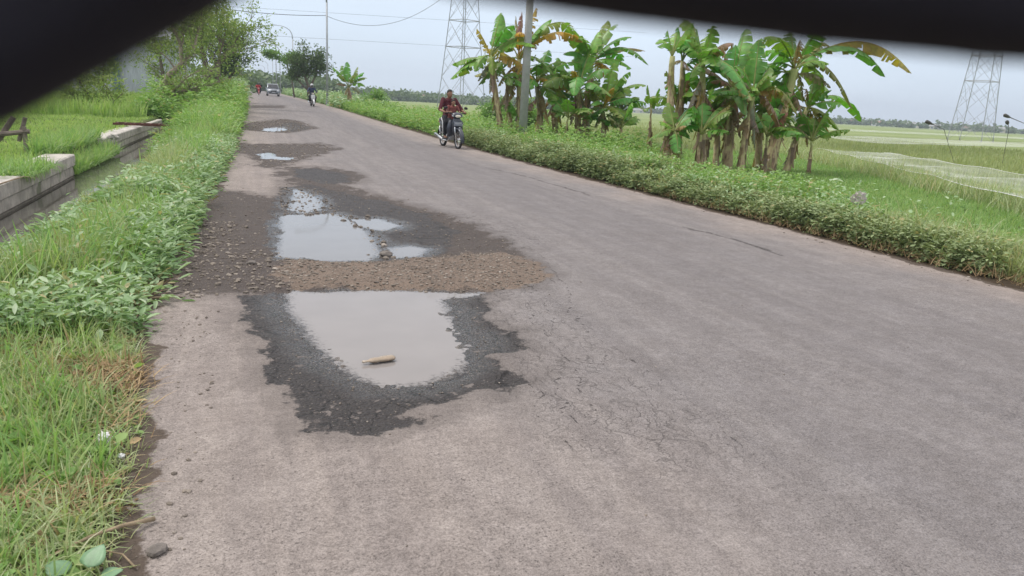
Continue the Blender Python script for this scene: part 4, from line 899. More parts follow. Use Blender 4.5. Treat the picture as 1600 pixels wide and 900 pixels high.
def banana_leaf(parent, C, off, kind, w, arch, rs):
    C = Vector(C); T = Vector(off); L = T.length; up = Vector((0, 0, 1)); M_ = T * .5 + up * arch * L * .9
    if kind == 'd': M_ = T * .45 + up * arch * L * .6
    w = w * (1.42 if kind != 'd' else .9)
    cur = lambda t: C + M_ * (2 * t * (1 - t)) + T * t * t
    n = 34; ptsv = [cur(i / n) for i in range(n + 1)]
    V = []; F = []; K = []
    c1, c2 = BC[kind]; base = [c1[i] + (c2[i] - c1[i]) * rs.random() for i in range(3)]
    # midrib
    mb = MB(); mb.tube(ptsv[::2], [.028 * (1 - .8 * i / (n / 2)) * (1 if kind != 'd' else .8) for i in range(n // 2 + 1)], 5)
    V += mb.v; F += mb.f; K += [(.36, .40, .14) if kind in ('g', 'gy') else tuple(x * .9 for x in c2)] * len(mb.v)
    t0 = .20; hang0 = {'g': .55, 'gy': .7, 'y': .9, 'o': 1.3, 'd': 1.35}[kind]; roll = rs.gauss(0, .45)
    for side in (-1, 1):
        i = int(t0 * n)
        while i < n:
            run = rs.choice([1, 1, 2, 2, 3, 4]) if kind != 'g' else rs.choice([1, 2, 3, 4, 5, 6]); j = min(n, i + run)
            hang = hang0 + rs.gauss(0, .22 if kind in ('g',) else .35); lenk = rs.uniform(.82, 1.0) if kind == 'g' else rs.uniform(.55, 1.0); skew = rs.uniform(.05, .3)
            rows = []
            for k in range(i, j + 1):
                t = (k / n - t0) / (1 - t0); ww = w * .5 * max(0., math.sin(math.pi * min(1, max(0, t)) ** .72)) ** .55 * lenk + .004
                p = ptsv[k]; d = (ptsv[min(k + 1, n)] - ptsv[max(k - 1, 0)]).normalized(); s = d.cross(up)
                if s.length < .12: s = Vector((math.cos(roll), math.sin(roll), 0))
                s.normalize(); s = Matrix.Rotation(roll * .6, 3, d) @ s; nn = s.cross(d).normalized()
                row = []
                shrink = .0
                if k == j and j < n: shrink = .32
                for q, (u, hm) in enumerate(((0, 0), (.5, .35), (1, 1))):
                    a = hang * hm * .75; out_ = s * side * math.cos(a) * ww * u - nn * math.sin(a) * ww * u - up * ww * u * .22 * hang + d * ww * u * skew
                    pp = p + out_ - d * (L / n) * shrink * u
                    row.append(pp)
                rows.append(row)
            b = len(V)
            for row in rows:
                for q, pp in enumerate(row):
                    V.append(pp); e = (q == 2) and (kind != 'g' or rs.random() < .25)
                    col = [x * (.9 + .2 * rs.random()) for x in base]
                    if e: col = [x * .5 + y * .5 for x, y in zip(col, (.28, .17, .08))]
                    if kind == 'g' and q == 0: col = [x * 1.15 + .02 for x in col]
                    K.append(tuple(col))
            for k in range(len(rows) - 1):
                for q in range(2): a = b + k * 3 + q; F.append((a, a + 1, a + 4, a + 3))
            i = j
    me = bpy.data.meshes.new('leaf'); me.from_pydata([tuple(v) for v in V], [], F); me.update()
    at = me.attributes.new('col', 'FLOAT_COLOR', 'POINT'); arr = np.ones((len(V), 4), np.float32); arr[:, :3] = np.array(K); at.data.foreach_set('color', arr.ravel())
    me.materials.append(BL)
    for p in me.polygons: p.use_smooth = True
    o = bpy.data.objects.new('leaf' if kind != 'd' else 'dead_leaf', me); COL.objects.link(o); o.parent = parent
    if BN[kind] and kind != 'd': o['label'] = BN[kind]
def banana(key, label, r=.13, group=None):
    rs = random.Random(hash(key) % 1000 if False else sum(map(ord, key)) * 7); (bx0, by0), (cx0, cy0, cz0), LV = BANANAS[key]
    z0 = float(ground_h(np.array([bx0]), np.array([by0]))[0]) - .05; t = empty('banana_plant', (bx0, by0, z0), 0, label, 'banana plant', group)
    D = Vector((cx0 - bx0, cy0 - by0, cz0 - z0)); n = 14; mb = MB(); pts = []; rad = []
    for i in range(n + 1):
        u = i / n; pts.append(Vector((D.x * (u ** 1.2), D.y * u, D.z * u)) + Vector((rs.gauss(0, .008), rs.gauss(0, .008), 0))); rad.append(r * .86 * (1.25 - .62 * u) * (1 + rs.gauss(0, .04)))
    mb.tube(pts, rad, 12)
    o = mb.build('pseudostem', BS, t, True); zz = np.array([v[2] for v in mb.v]) / D.z
    at = o.data.attributes.new('dry', 'FLOAT', 'POINT'); at.data.foreach_set('value', np.clip((zz - .62 + rs.uniform(-.2, .15)) * 2.2, 0, 1).astype(np.float32))
    # old leaf sheaths peeling off the stem
    V = []; F = []; K = []
    for k in range(int(9 * D.z)):
        u = rs.uniform(.03, .85); i = min(int(u * n), n - 1); p = pts[i].lerp(pts[i + 1], u * n - i); a = rs.uniform(0, 6.28); rr_ = rad[i]; w = rs.uniform(.03, .07); l = rs.uniform(.15, .5)
        dr = Vector((math.cos(a), math.sin(a), 0)); sd = Vector((-math.sin(a), math.cos(a), 0)); b = len(V); c = rs.uniform(.7, 1.5); cv = (.27 * c, .19 * c, .12 * c)
        for m_ in range(4):
            f = m_ / 3; q = p + dr * (rr_ * (.98 + 1.0 * f * f)) - Vector((0, 0, l * f)) + sd * rs.gauss(0, .02) * f; V += [q - sd * w * (1 - .5 * f), q + sd * w * (1 - .5 * f)]; K += [cv, cv]
        F += [(b + 2 * m_, b + 2 * m_ + 1, b + 2 * m_ + 3, b + 2 * m_ + 2) for m_ in range(3)]
    me = bpy.data.meshes.new('dry_sheath'); me.from_pydata([tuple(v) for v in V], [], F); me.update(); at = me.attributes.new('col', 'FLOAT_COLOR', 'POINT'); arr = np.ones((len(V), 4), np.float32); arr[:, :3] = np.array(K); at.data.foreach_set('color', arr.ravel()); me.materials.append(BL)
    o = bpy.data.objects.new('dry_sheath', me); COL.objects.link(o); o.parent = t
    for (dx, dy, dz, kind, w, arch) in LV: banana_leaf(t, D, (dx, dy, dz), kind, w, arch, rs)
    if r > .06 and key not in ('B1', 'B1b', 'far'):
        sc = max(.8, D.z / 2.6) * min(1., r / .12)
        for q in range(7):
            a = rs.uniform(0, 6.28); e = rs.uniform(-.5, .9); l = rs.uniform(1.1, 1.75) * sc; banana_leaf(t, D * rs.uniform(.93, 1.0), (math.cos(a) * l * math.cos(e), math.sin(a) * l * math.cos(e), l * math.sin(e)), rs.choice(('g', 'g', 'g', 'g', 'gy', 'y') if key[0] == 'A' else ('g', 'g', 'g', 'g', 'g', 'gy', 'd')), .42 * sc, rs.uniform(.25, .55), rs)
        for q in range(4):
            a = rs.uniform(0, 6.28); l = rs.uniform(.7, 1.2) * sc; f = rs.uniform(.72, .95); banana_leaf(t, Vector((D.x * f, D.y * f, D.z * f)), (math.cos(a) * l * .45, math.sin(a) * l * .45, -l * rs.uniform(.6, 1)), 'd', .38, rs.uniform(.4, .8), rs)
    return t
BANANAS = {
 'A1': ((8.65, 26), (8.07, 26, 2.97), [(0.42, 0.3, 1.51, 'g', 0.5, 0.1), (0.87, 0.5, 0.65, 'g', 0.34, 0.25), (-0.63, -0.3, -0.57, 'g', 0.3, 0.5), (1.19, 0.8, 0.74, 'd', 0.3, 0.4), (-0.06, -0.6, -0.67, 'g', 0.3, 0.6), (-0.47, 0.2, 0.89, 'y', 0.3, 0.2)]),
 'A1b': ((9.25, 26.6), (8.87, 26.6, 2.38), [(-0.27, 0.3, 0.5, 'g', 0.3, 0.2), (0.6, 0.2, 0.44, 'd', 0.25, 0.3), (-0.21, 0.2, -0.4, 'd', 0.3, 0.4)]),
 'A2': ((9.51, 26.5), (9.32, 26.5, 2.98), [(0.06, 0.1, 1.64, 'd', 0.45, 0.05), (0.0, 0.6, 1.53, 'd', 0.3, 0.1), (0.63, 0.2, 1.83, 'y', 0.42, 0.2), (1.06, -0.3, 1.43, 'g', 0.5, 0.3), (2.23, 0.4, 1.32, 'gy', 0.45, 0.5), (2.31, -0.4, 0.73, 'y', 0.5, 0.55), (1.48, 0.9, 0.88, 'y', 0.45, 0.6), (1.22, -0.5, -0.51, 'g', 0.4, 0.5), (-0.6, 0.3, -0.21, 'g', 0.35, 0.4)]),
 'A3': ((10.55, 26.8), (10.16, 26.8, 2.23), [(0.63, 0.5, 1.21, 'g', 0.42, 0.2), (0.99, -0.4, 0.74, 'g', 0.45, 0.5), (1.05, -0.8, 0.12, 'g', 0.4, 0.4), (-0.82, 0.5, 0.6, 'g', 0.4, 0.5), (-0.76, -0.5, -0.1, 'g', 0.4, 0.6), (0.09, -1, 0.0, 'y', 0.3, 0.3), (0.42, -0.5, -1.53, 'd', 0.5, 0.5), (-0.11, -0.6, -0.97, 'd', 0.4, 0.4), (1.06, 0.6, -0.46, 'g', 0.4, 0.5)]),
 'A4': ((11.81, 26.2), (11.61, 26.2, 2.03), [(0.36, 0.2, 1.18, 'g', 0.55, 0.1), (0.79, 0.3, 2.13, 'g', 0.6, 0.2), (0.27, 0.8, 1.66, 'g', 0.5, 0.2), (1.61, 0.4, 2.47, 'g', 0.5, 0.4), (-1.04, 0.3, 0.75, 'g', 0.5, 0.5), (-1.56, -0.5, 0.03, 'g', 0.5, 0.5), (-0.66, -1.2, -0.25, 'g', 0.5, 0.9), (1.01, -0.6, 0.74, 'g', 0.55, 0.5), (0.49, -1, 0.03, 'g', 0.5, 0.5), (-0.16, 0.2, -1.13, 'd', 0.4, 0.3), (-0.03, -0.4, -1.15, 'd', 0.35, 0.3), (0.53, 0.1, -1.05, 'd', 0.3, 0.3)]),
 'A5': ((12.39, 26.9), (12.35, 26.9, 3.02), [(0.75, 0.3, 1.66, 'g', 0.5, 0.25), (1.56, -0.2, 1.08, 'g', 0.42, 0.35), (2.34, -0.3, 0.1, 'g', 0.42, 0.6), (2.74, 0.8, 0.7, 'd', 0.28, 0.35), (1.04, 0.8, 1.18, 'y', 0.4, 0.3), (1.63, 0.4, 0.24, 'g', 0.45, 0.5), (-0.49, 0.4, 0.92, 'g', 0.4, 0.3), (-1.3, -0.4, 0.24, 'g', 0.4, 0.4)]),
 'A6': ((12.78, 26.0), (12.6, 26.0, 1.43), [(0.42, 0.2, 1.66, 'g', 0.5, 0.1), (0.86, -0.3, 1.35, 'g', 0.48, 0.3), (1.78, 0.1, 0.92, 'g', 0.48, 0.35), (1.32, -0.4, 0.31, 'g', 0.45, 0.35), (2.03, 0.3, -0.05, 'g', 0.45, 0.4), (1.23, -0.5, -0.56, 'g', 0.42, 0.4), (-0.23, 0.4, 1.11, 'g', 0.4, 0.2), (0.93, 0.8, 0.95, 'g', 0.45, 0.2), (0.4, -1, -0.34, 'g', 0.4, 0.3), (-0.83, -0.8, 0.05, 'g', 0.35, 0.4), (1.64, 1, 0.51, 'g', 0.5, 0.4)]),
 'A7': ((11.33, 27.4), (11.15, 27.4, 2.01), [(0.19, 0.3, 1.2, 'g', 0.4, 0.2), (-0.29, 0.3, -0.26, 'g', 0.4, 0.4), (0.76, 0.2, -0.45, 'g', 0.4, 0.4), (0.02, 0.1, -1.21, 'd', 0.45, 0.3), (0.44, 0.2, -1.2, 'd', 0.4, 0.3)]),
 'Y': ((11.13, 19.5), (10.98, 19.5, 1.5), [(-0.12, 0.1, 0.62, 'g', 0.17, 0.03), (0.15, -0.1, 0.55, 'g', 0.19, 0.03), (0.52, 0.1, 0.21, 'g', 0.13, 0.08), (-0.19, 0.1, -0.08, 'g', 0.12, 0.1)]),
 'B1': ((10.23, 17), (10.03, 17, 2.76), [(-0.14, 0.1, 0.6, 'g', 0.3, 0.05), (0.25, 0.3, 0.61, 'g', 0.35, 0.05), (0.59, 0.3, 0.49, 'g', 0.35, 0.3), (0.3, -0.3, 0.8, 'g', 0.4, 0.2), (-0.07, 0.6, 0.42, 'g', 0.35, 0.35), (0.05, -0.2, -0.96, 'd', 0.18, 0.4)]),
 'B1b': ((10.91, 17.6), (10.7, 17.6, 2.7), [(-0.16, 0.1, 0.85, 'g', 0.3, 0.05), (0.6, 0.3, 0.47, 'g', 0.4, 0.3), (0.34, 0.3, 0.93, 'g', 0.35, 0.1), (0.07, -0.3, -0.23, 'd', 0.3, 0.4), (0.39, 0.3, -1.02, 'd', 0.25, 0.6), (-0.12, 0.3, -0.06, 'd', 0.2, 0.4)]),
 'B0': ((10.13, 16.6), (10.08, 16.6, 0.94), [(0.39, -0.3, 0.39, 'g', 0.4, 0.3), (0.6, 0.2, 0.65, 'g', 0.4, 0.2), (-0.35, 0.2, 0.22, 'g', 0.25, 0.25), (-0.01, -0.3, -0.53, 'g', 0.3, 0.4), (0.92, 0.4, 0.1, 'g', 0.35, 0.25), (-0.2, 0.2, -0.22, 'd', 0.3, 0.3), (-0.07, 0.3, 0.7, 'g', 0.35, 0.1)]),
 'B2': ((11.24, 17), (10.94, 17, 2.63), [(-0.22, 0.1, 0.84, 'g', 0.3, 0.05), (0.35, 0.3, 0.82, 'g', 0.4, 0.1), (0.33, -0.3, 0.25, 'g', 0.4, 0.35), (-0.44, -0.2, -0.37, 'g', 0.38, 0.45), (0.75, 0.3, -0.18, 'g', 0.4, 0.4), (0.2, 0.8, 0.04, 'g', 0.4, 0.4), (-0.18, 0.5, 0.48, 'g', 0.4, 0.3), (0.06, -0.2, 0.92, 'g', 0.35, 0.2)]),
 'B2d': ((11.18, 17), (10.97, 17, 2.13), [(-0.34, -0.2, -0.71, 'o', 0.34, 0.3), (0.08, -0.2, -0.28, 'o', 0.3, 0.25), (0.08, 0.2, -0.53, 'o', 0.3, 0.3)]),
 'B3': ((12.2, 17.2), (12.04, 17.2, 2.1), [(0.03, 0.1, 1.1, 'g', 0.5, 0.1), (0.95, 0.3, 1.34, 'g', 0.5, 0.3), (0.48, 0.4, 1.55, 'g', 0.5, 0.2), (-0.72, 0.2, 0.65, 'g', 0.42, 0.4), (0.68, -0.3, 0.94, 'g', 0.5, 0.4), (-1.01, -0.5, 0.09, 'd', 0.35, 0.35), (-0.06, 0.6, 1.09, 'd', 0.35, 0.3), (0.17, 0.8, 0.73, 'd', 0.25, 0.3), (0.84, 0.2, -0.41, 'd', 0.4, 0.6), (0.21, -0.2, -0.84, 'd', 0.35, 0.5), (-0.18, 0.5, -0.38, 'g', 0.42, 0.5), (1.25, 0.6, 0.2, 'g', 0.4, 0.4)]),
 'B4': ((12.17, 16.6), (12.27, 16.6, 1.92), [(0.05, 0.1, 1.39, 'g', 0.42, 0.1), (-0.75, -0.2, 0.66, 'g', 0.4, 0.4), (0.57, 0.2, 0.75, 'g', 0.35, 0.15), (0.16, -0.3, 0.51, 'g', 0.4, 0.4), (1.02, -0.6, -0.45, 'gy', 0.32, 0.75), (0.83, -0.2, 0.08, 'o', 0.3, 0.3), (1.19, 0.2, -0.86, 'd', 0.4, 0.7), (0.15, -0.2, -1.37, 'd', 0.3, 0.4), (0.54, 0.4, 0.27, 'g', 0.4, 0.1)]),
 'B5': ((14.15, 18), (14.61, 18, 2.77), [(-1.0, 0.1, 0.42, 'g', 0.5, 0.4), (-1.1, 0.3, -0.14, 'g', 0.5, 0.4), (0.8, -0.4, 0.18, 'g', 0.62, 0.35), (3.08, -0.2, -0.03, 'g', 0.5, 0.55), (0.88, 0.2, 0.73, 'g', 0.6, 0.2), (-0.09, 0.3, 1.01, 'g', 0.6, 0.1), (4.05, -0.2, 0.13, 'y', 0.5, 0.45), (1.47, 0.6, 0.7, 'd', 0.4, 0.2), (1.98, -0.3, -1.03, 'd', 0.28, 0.9), (0.7, 0.3, -0.89, 'd', 0.3, 0.5), (-0.1, 0.5, -0.57, 'g', 0.5, 0.5), (-0.22, 0.4, -1.02, 'g', 0.45, 0.5), (1.65, 0.6, -0.84, 'g', 0.5, 0.6)]),
 'B6': ((15.11, 18.4), (15.58, 18.4, 1.75), [(0.26, 0.1, 1.04, 'g', 0.4, 0.15), (0.95, -0.3, 0.16, 'g', 0.36, 0.25), (2.15, 0.1, -0.32, 'g', 0.36, 0.55), (0.99, -0.3, -0.61, 'g', 0.28, 0.3), (0.32, -0.6, -0.3, 'gy', 0.28, 0.2), (-0.3, 0.4, 0.68, 'g', 0.4, 0.2), (-0.04, 0.3, -0.61, 'g', 0.4, 0.4), (0.57, -0.5, -0.84, 'y', 0.26, 0.35), (0.81, 0.4, -0.87, 'd', 0.4, 0.4), (0.47, 0.3, -1.16, 'd', 0.4, 0.3), (0.97, 0.5, 0.66, 'g', 0.4, 0.3)]),
 'B7': ((14.56, 19), (14.39, 19, 1.83), [(-0.39, 0.2, 0.53, 'g', 0.45, 0.3), (0.63, 0.2, 0.59, 'g', 0.45, 0.3), (-0.5, 0.2, -0.22, 'g', 0.45, 0.5), (1.01, 0.2, -0.24, 'g', 0.45, 0.5), (-0.19, -0.4, -0.74, 'g', 0.4, 0.5), (0.71, 0.4, -1.03, 'd', 0.4, 0.3), (0.14, 0.4, -1.15, 'd', 0.4, 0.3), (0.6, 0.5, 0.77, 'g', 0.45, 0.1)]),
 'B8': ((13.07, 19), (12.9, 19, 1.66), [(-0.22, 0.2, 0.62, 'g', 0.45, 0.2), (0.34, 0.2, 0.56, 'g', 0.45, 0.2), (-0.36, 0.2, 0.07, 'g', 0.4, 0.4), (0.54, 0.2, -0.07, 'g', 0.4, 0.4), (-0.35, -0.4, -0.54, 'g', 0.4, 0.4), (0.75, 0.4, -0.82, 'd', 0.4, 0.3), (-0.04, 0.3, -0.47, 'g', 0.35, 0.3)]),
}
GA, GB = 'banana plants round the concrete pole', 'banana plants of the right clump'
for k, r, lb, gg in [
 ('A1', .12, 'leftmost tall banana plant of the pole clump with a leaning trunk', GA), ('A1b', .09, 'shorter banana plant just behind the leftmost leaning trunk', GA),
 ('A2', .13, 'banana plant right at the concrete pole with bright yellow leaves on top', GA), ('A3', .13, 'banana plant right of the concrete pole hung with dry brown leaves', GA),
 ('A7', .12, 'short banana plant in the middle of the pole clump', GA), ('A4', .13, 'banana plant with broad upright green leaves in the middle of the pole clump', GA),
 ('A5', .12, 'tallest green banana plant at the right of the pole clump', GA), ('A6', .11, 'low bushy banana plant at the right end of the pole clump', GA),
 ('Y', .04, 'slender young banana sapling standing alone between the two clumps', None),
 ('B1', .12, 'leftmost banana trunk of the right clump, cut off by its tall green stalks', GB), ('B1b', .09, 'thin banana trunk second from the left in the right clump', GB),
 ('B0', .07, 'low young banana plant at the foot of the leftmost trunk', GB), ('B2', .12, 'banana plant with an orange dying leaf hanging on its trunk', GB),
 ('B3', .14, 'banana plant with a thick yellow brown trunk in the middle of the right clump', GB), ('B4', .10, 'banana plant with a yellow green leaf arching down to the right', GB),
 ('B5', .19, 'thickest banana plant of the right clump, leaning right with the longest leaf', GB), ('B6', .10, 'short banana plant at the right end of the right clump', GB),
 ('B7', .11, 'dark banana plant behind the leaning thick trunk', GB), ('B8', .10, 'dark banana plant behind the orange leaf', GB)]:
    banana(k, lb, r, gg)
nb_ = 0
for (x, y, h, gg, lb) in [(9.35, 26.4, .9, GA, 'young banana shoot with green leaves at the foot of the leftmost trunks'), (10.9, 25.6, 1.1, GA, 'young banana shoot low behind the concrete pole'), (11.9, 26.0, 1.0, GA, 'young banana shoot under the dry leaves of the pole clump'), (13.2, 25.4, .8, GA, 'young banana shoot at the foot of the bushy right plant of the pole clump'), (13.6, 26.3, 1.5, GA, 'broad banana shoot filling the right flank of the pole clump'), (12.3, 27, 1.6, GA, 'dark banana shoot deep inside the pole clump'),
    (10.7, 16.4, 1.0, GB, 'young banana shoot between the first trunks of the right clump'), (11.6, 17.4, 1.3, GB, 'broad leaved banana shoot in the shade below the orange leaf'), (12.6, 17.8, 1.2, GB, 'banana shoot in the shade between the middle trunks'), (13.4, 17.2, 1.0, GB, 'low banana shoot left of the thick leaning trunk'), (14.6, 18.3, 1.3, GB, 'banana shoot behind the thick leaning trunk'), (15.6, 18.0, .9, GB, 'low banana shoot at the right foot of the right clump'), (14.0, 19.0, 1.7, GB, 'taller dark banana shoot at the back of the right clump'), (11.0, 18.2, 1.7, GB, 'taller dark banana shoot at the back left of the right clump')]:
    rs = random.Random(nb_ + 77); L = []
    for q in range(9):
        a = rs.uniform(0, 6.28); e = rs.uniform(.1, 1.2); l = rs.uniform(.7, 1.15) * (.7 + .3 * h); L.append((math.cos(a) * l * math.cos(e), math.sin(a) * l * math.cos(e), l * math.sin(e), 'g' if q < 8 else 'd', .42, rs.uniform(.15, .45)))
    BANANAS['S%d' % nb_] = ((x, y), (x + rs.gauss(0, .08), y, h - .1), L); banana('S%d' % nb_, lb, .055, gg); nb_ += 1
BANANAS['far'] = ((7.3, 60), (7.32, 60, 1.9), [(-.1, 0, 1.9, 'g', .5, .1), (-1.2, .2, 1.4, 'g', .5, .3), (-1.0, -.3, .2, 'd', .3, .5), (.7, .2, 1.6, 'g', .5, .2), (1.4, -.2, .8, 'g', .5, .4), (1.3, .4, .2, 'g', .5, .5), (-.5, .5, 1.6, 'g', .5, .3), (.9, -.6, -.4, 'd', .5, .6), (-.4, -.6, -.6, 'd', .5, .6), (.4, -.8, .9, 'gy', .5, .5), (1.1, -.4, 1.2, 'g', .5, .3), (.2, -.6, -.9, 'd', .5, .4), (-.8, -.5, .9, 'gy', .5, .4)])
banana('far', 'small banana clump alone on the far right verge beyond the motorbike', .14)

# ------------------------------------------------------------------ vehicles and people
TYRE = simple('tyre_rubber', (.022, .022, .023), .8, var=.25, scale=20)
BLK = simple('black_plastic', (.022, .022, .025), .45, var=.1)
DBL = simple('dark_blue_grey_plastic', (.045, .052, .070), .3, var=.08, coat=.3)
CHR = simple('chrome', (.65, .65, .66), .2, metal=1.0, var=.03)
ALU = simple('cast_aluminium', (.42, .42, .43), .4, metal=.7, var=.1)
SILV = simple('silver_plastic', (.52, .53, .55), .35, var=.05)
PWH = simple('white_scooter_plastic', (.74, .75, .77), .25, var=.04, coat=.4)
PRD = simple('red_plastic', (.42, .03, .03), .3, var=.06, coat=.3)
LENS = simple('headlight_lens', (.80, .74, .62), .12, var=.05)
MAROON = simple('maroon_cotton', (.080, .012, .020), .9, var=.2, scale=20)
DENIM = simple('black_trouser_cloth', (.014, .015, .020), .9, var=.25, scale=20)
SKIN = simple('brown_skin', (.26, .135, .085), .55, var=.08, scale=12)
HAIR = simple('black_hair', (.018, .015, .014), .6, var=.2)
PINK = simple('faded_red_cotton', (.20, .06, .055), .9, var=.15, scale=20)
WHC = simple('white_cotton', (.70, .70, .70), .9, var=.08)
NAVY = simple('navy_jacket_cloth', (.03, .045, .10), .8, var=.2)
REDC = simple('bright_red_cloth', (.48, .035, .045), .85, var=.1)
PLATE = simple('number_plate', (.24, .26, .31), .5, var=.05)
def cap(mb, a, b, ra, rb, fl=1.0):
    a, b = Vector(a), Vector(b); mb.tube([a, a.lerp(b, .5), b], [ra, (ra + rb) / 2, rb], 12, flat=fl); mb.ell(a, (ra, ra, ra), u=12, v=8); mb.ell(b, (rb, rb, rb), u=12, v=8)
def wheel(parent, y, r=.29, spokes=True, w=.04):
    wr = MB().torus((0, y, r), r - w, w, 'X', 32, 8).build('tyre', TYRE, parent, True)
    MB().torus((0, y, r), r - 2 * w + .005, .014, 'X', 32, 6).build('rim', ALU, wr, True)
    mb = MB(); mb.tube([(-.05, y, r), (.05, y, r)], .035, 10)
    for i in range(16): a = i * math.pi / 8; mb.tube([(.02 * (-1) ** i, y, r), (0, y + math.cos(a) * (r - 2 * w), r + math.sin(a) * (r - 2 * w))], .0035 if spokes else .009, 4)
    mb.build('spokes', CHR if spokes else ALU, wr); return wr
def motorbike(loc, rz, label, body, shield, scooter=False, plate=True, name='motorbike'):
    t = empty(name, loc, rz, label, 'motorbike' if not scooter else 'scooter')
    r = .285 if not scooter else .25; wheel(t, -.63, r, not scooter, .036 if not scooter else .05); wheel(t, .60, r, not scooter, .04 if not scooter else .055)
    mb = MB()
    for s in (-1, 1): mb.tube([(s * .075, -.63, r), (s * .075, -.50, .62), (s * .07, -.42, .85)], [.022, .026, .024], 8)
    mb.build('fork', CHR, t, True)
    rings = []
    for a in np.linspace(-.25, 2.5, 9):
        q = r + .04; w = .062 + .012 * math.sin(max(a, 0)); cy, cz = -.63 + math.cos(a) * q * -1, r + math.sin(a) * q
        rings.append([(-w, cy * 1 , cz - .03), (-w * .7, cy, cz + .012), (w * .7, cy, cz + .012), (w, cy, cz - .03), (w * .6, cy, cz - .008), (-w * .6, cy, cz - .008)])
    MB().loft(rings).build('front_fender', body, t, True)
    # front cowl and leg shield
    rg = []
    for z, w, y, d in [(.40, .07, -.36, .05), (.50, .12, -.40, .07), (.62, .15, -.44, .085), (.74, .155, -.47, .09), (.84, .13, -.47, .09), (.90, .10, -.45, .08)]:
        rg.append([(w * math.cos(k * math.pi / 6) * (1.0), y - d * math.sin(k * math.pi / 6) * (1 if k < 7 else .5), z) for k in range(12)])
    MB().loft(rg).build('front_cowl', body, t, True)
    for s in (-1, 1):
        MB().loft([[(s * .12, -.42, .85), (s * .22, -.36, .82), (s * .21, -.32, .82), (s * .10, -.36, .85)], [(s * .14, -.42, .62), (s * .26, -.32, .58), (s * .25, -.28, .58), (s * .12, -.34, .62)], [(s * .10, -.36, .38), (s * .20, -.24, .34), (s * .19, -.21, .34), (s * .09, -.30, .38)]]).build('leg_shield', shield, t, True)
    # headlight cluster
    rg = []
    for y, w, h, z in [(-.37, .10, .05, 1.00), (-.42, .16, .075, .99), (-.48, .175, .085, .975), (-.535, .15, .07, .965), (-.56, .11, .05, .96)]:
        rg.append([(w * math.cos(k * math.pi / 6), y, z + h * math.sin(k * math.pi / 6)) for k in range(12)])
    MB().loft(rg).build('headlight_housing', body if not scooter else shield, t, True)
    MB().ell((0, -.545, .95), (.105, .035, .045)).build('headlight', LENS, t, True)
    for s in (-1, 1): MB().ell((s * .135, -.50, .955), (.035, .045, .028)).build('indicator', simple('amber_lens', (.55, .25, .05), .2) if s == 9 else SILV, t, True)
    mb = MB(); mb.tube([(-.36, -.26, 1.02), (-.22, -.33, 1.03), (0, -.38, 1.0), (.22, -.33, 1.03), (.36, -.26, 1.02)], .014, 8); mb.build('handlebar', BLK, t, True)
    for s in (-1, 1):
        MB().tube([(s * .25, -.32, 1.03), (s * .37, -.255, 1.02)], .02, 8).build('grip', BLK, t, True)
        m_ = MB().tube([(s * .22, -.33, 1.03), (s * .29, -.36, 1.16)], .007, 6).build('mirror_stalk', BLK, t, True)
        MB().ell((s * .315, -.365, 1.185), (.062, .02, .04), rot=(0, s * .2, 0)).build('mirror', BLK, m_, True)
    if plate:
        p = MB().box((0, -.575, .735), (.26, .008, .115), rot=(.12, 0, 0)).build('number_plate', PLATE, t)
        mb = MB()
        for i in range(7): mb.box((-.095 + i * .031, -.5815, .752), (.017, .003, .036), rot=(.12, 0, 0))
        for i in range(4): mb.box((-.045 + i * .03, -.5775, .705), (.012, .003, .018), rot=(.12, 0, 0))
        mb.build('plate_markings', SILV, p)
    # rear body, seat, engine
    rg = []
    for y, w, z0, z1 in [(-.22, .05, .42, .56), (0, .09, .45, .66), (.2, .12, .48, .74), (.45, .13, .56, .77), (.7, .10, .66, .80), (.86, .05, .74, .80)]:
        rg.append([(-w, y, z0), (-w * 1.08, y, (z0 + z1) / 2), (-w * .8, y, z1), (w * .8, y, z1), (w * 1.08, y, (z0 + z1) / 2), (w, y, z0)])
    MB().loft(rg).build('side_panel', body, t, True)
    rg = []
    for y, w, z in [(-.12, .07, .70), (.0, .11, .755), (.25, .13, .775), (.55, .125, .80), (.78, .09, .82)]:
        rg.append([(-w, y, z - .05), (-w, y, z + .01), (-w * .7, y, z + .035), (w * .7, y, z + .035), (w, y, z + .01), (w, y, z - .05)])
    MB().loft(rg).build('seat', BLK, t, True)
    mb = MB(); mb.box((0, -.02, .33), (.16, .34, .2), bev=.03); mb.tube([(0, -.1, .36), (0, -.3, .38)], [.075, .065], 10); mb.tube([(-.13, 0, .33), (.13, 0, .33)], .085, 12); mb.build('engine', ALU, t, True)
    mb = MB(); mb.tube([(0, -.40, .88), (0, -.25, .55), (0, 0, .5), (0, .3, .58)], .03, 8); mb.tube([(0, .1, .36), (0, .60, r)], .025, 8); mb.build('frame', BLK, t, True)
    mb = MB(); mb.tube([(-.09, -.18, .32), (-.13, -.1, .22), (-.15, .2, .22), (-.17, .35, .27), (-.19, .82, .36)], [.018, .02, .022, .045, .05], 10); mb.build('exhaust', CHR, t, True)
    for s in (-1, 1):
        mb = MB(); mb.tube([(s * .10, .02, .26), (s * .26, .02, .26)], .014, 6); mb.build('footpeg', BLK, t, True)
        mb = MB(); mb.tube([(s * .09, .60, r), (s * .12, .62, .62)], .025, 8); mb.build('shock_absorber', CHR, t, True)
    rg = [[(-.06, y, z), (.06, y, z), (.05, y, z + .02), (-.05, y, z + .02)] for y, z in [(.5, .62), (.75, .60), (.95, .46), (.98, .36)]]
    MB().loft(rg).build('rear_fender', BLK, t, True)
    MB().ell((0, .88, .74), (.07, .03, .035)).build('tail_light', PRD, t, True)
    return t
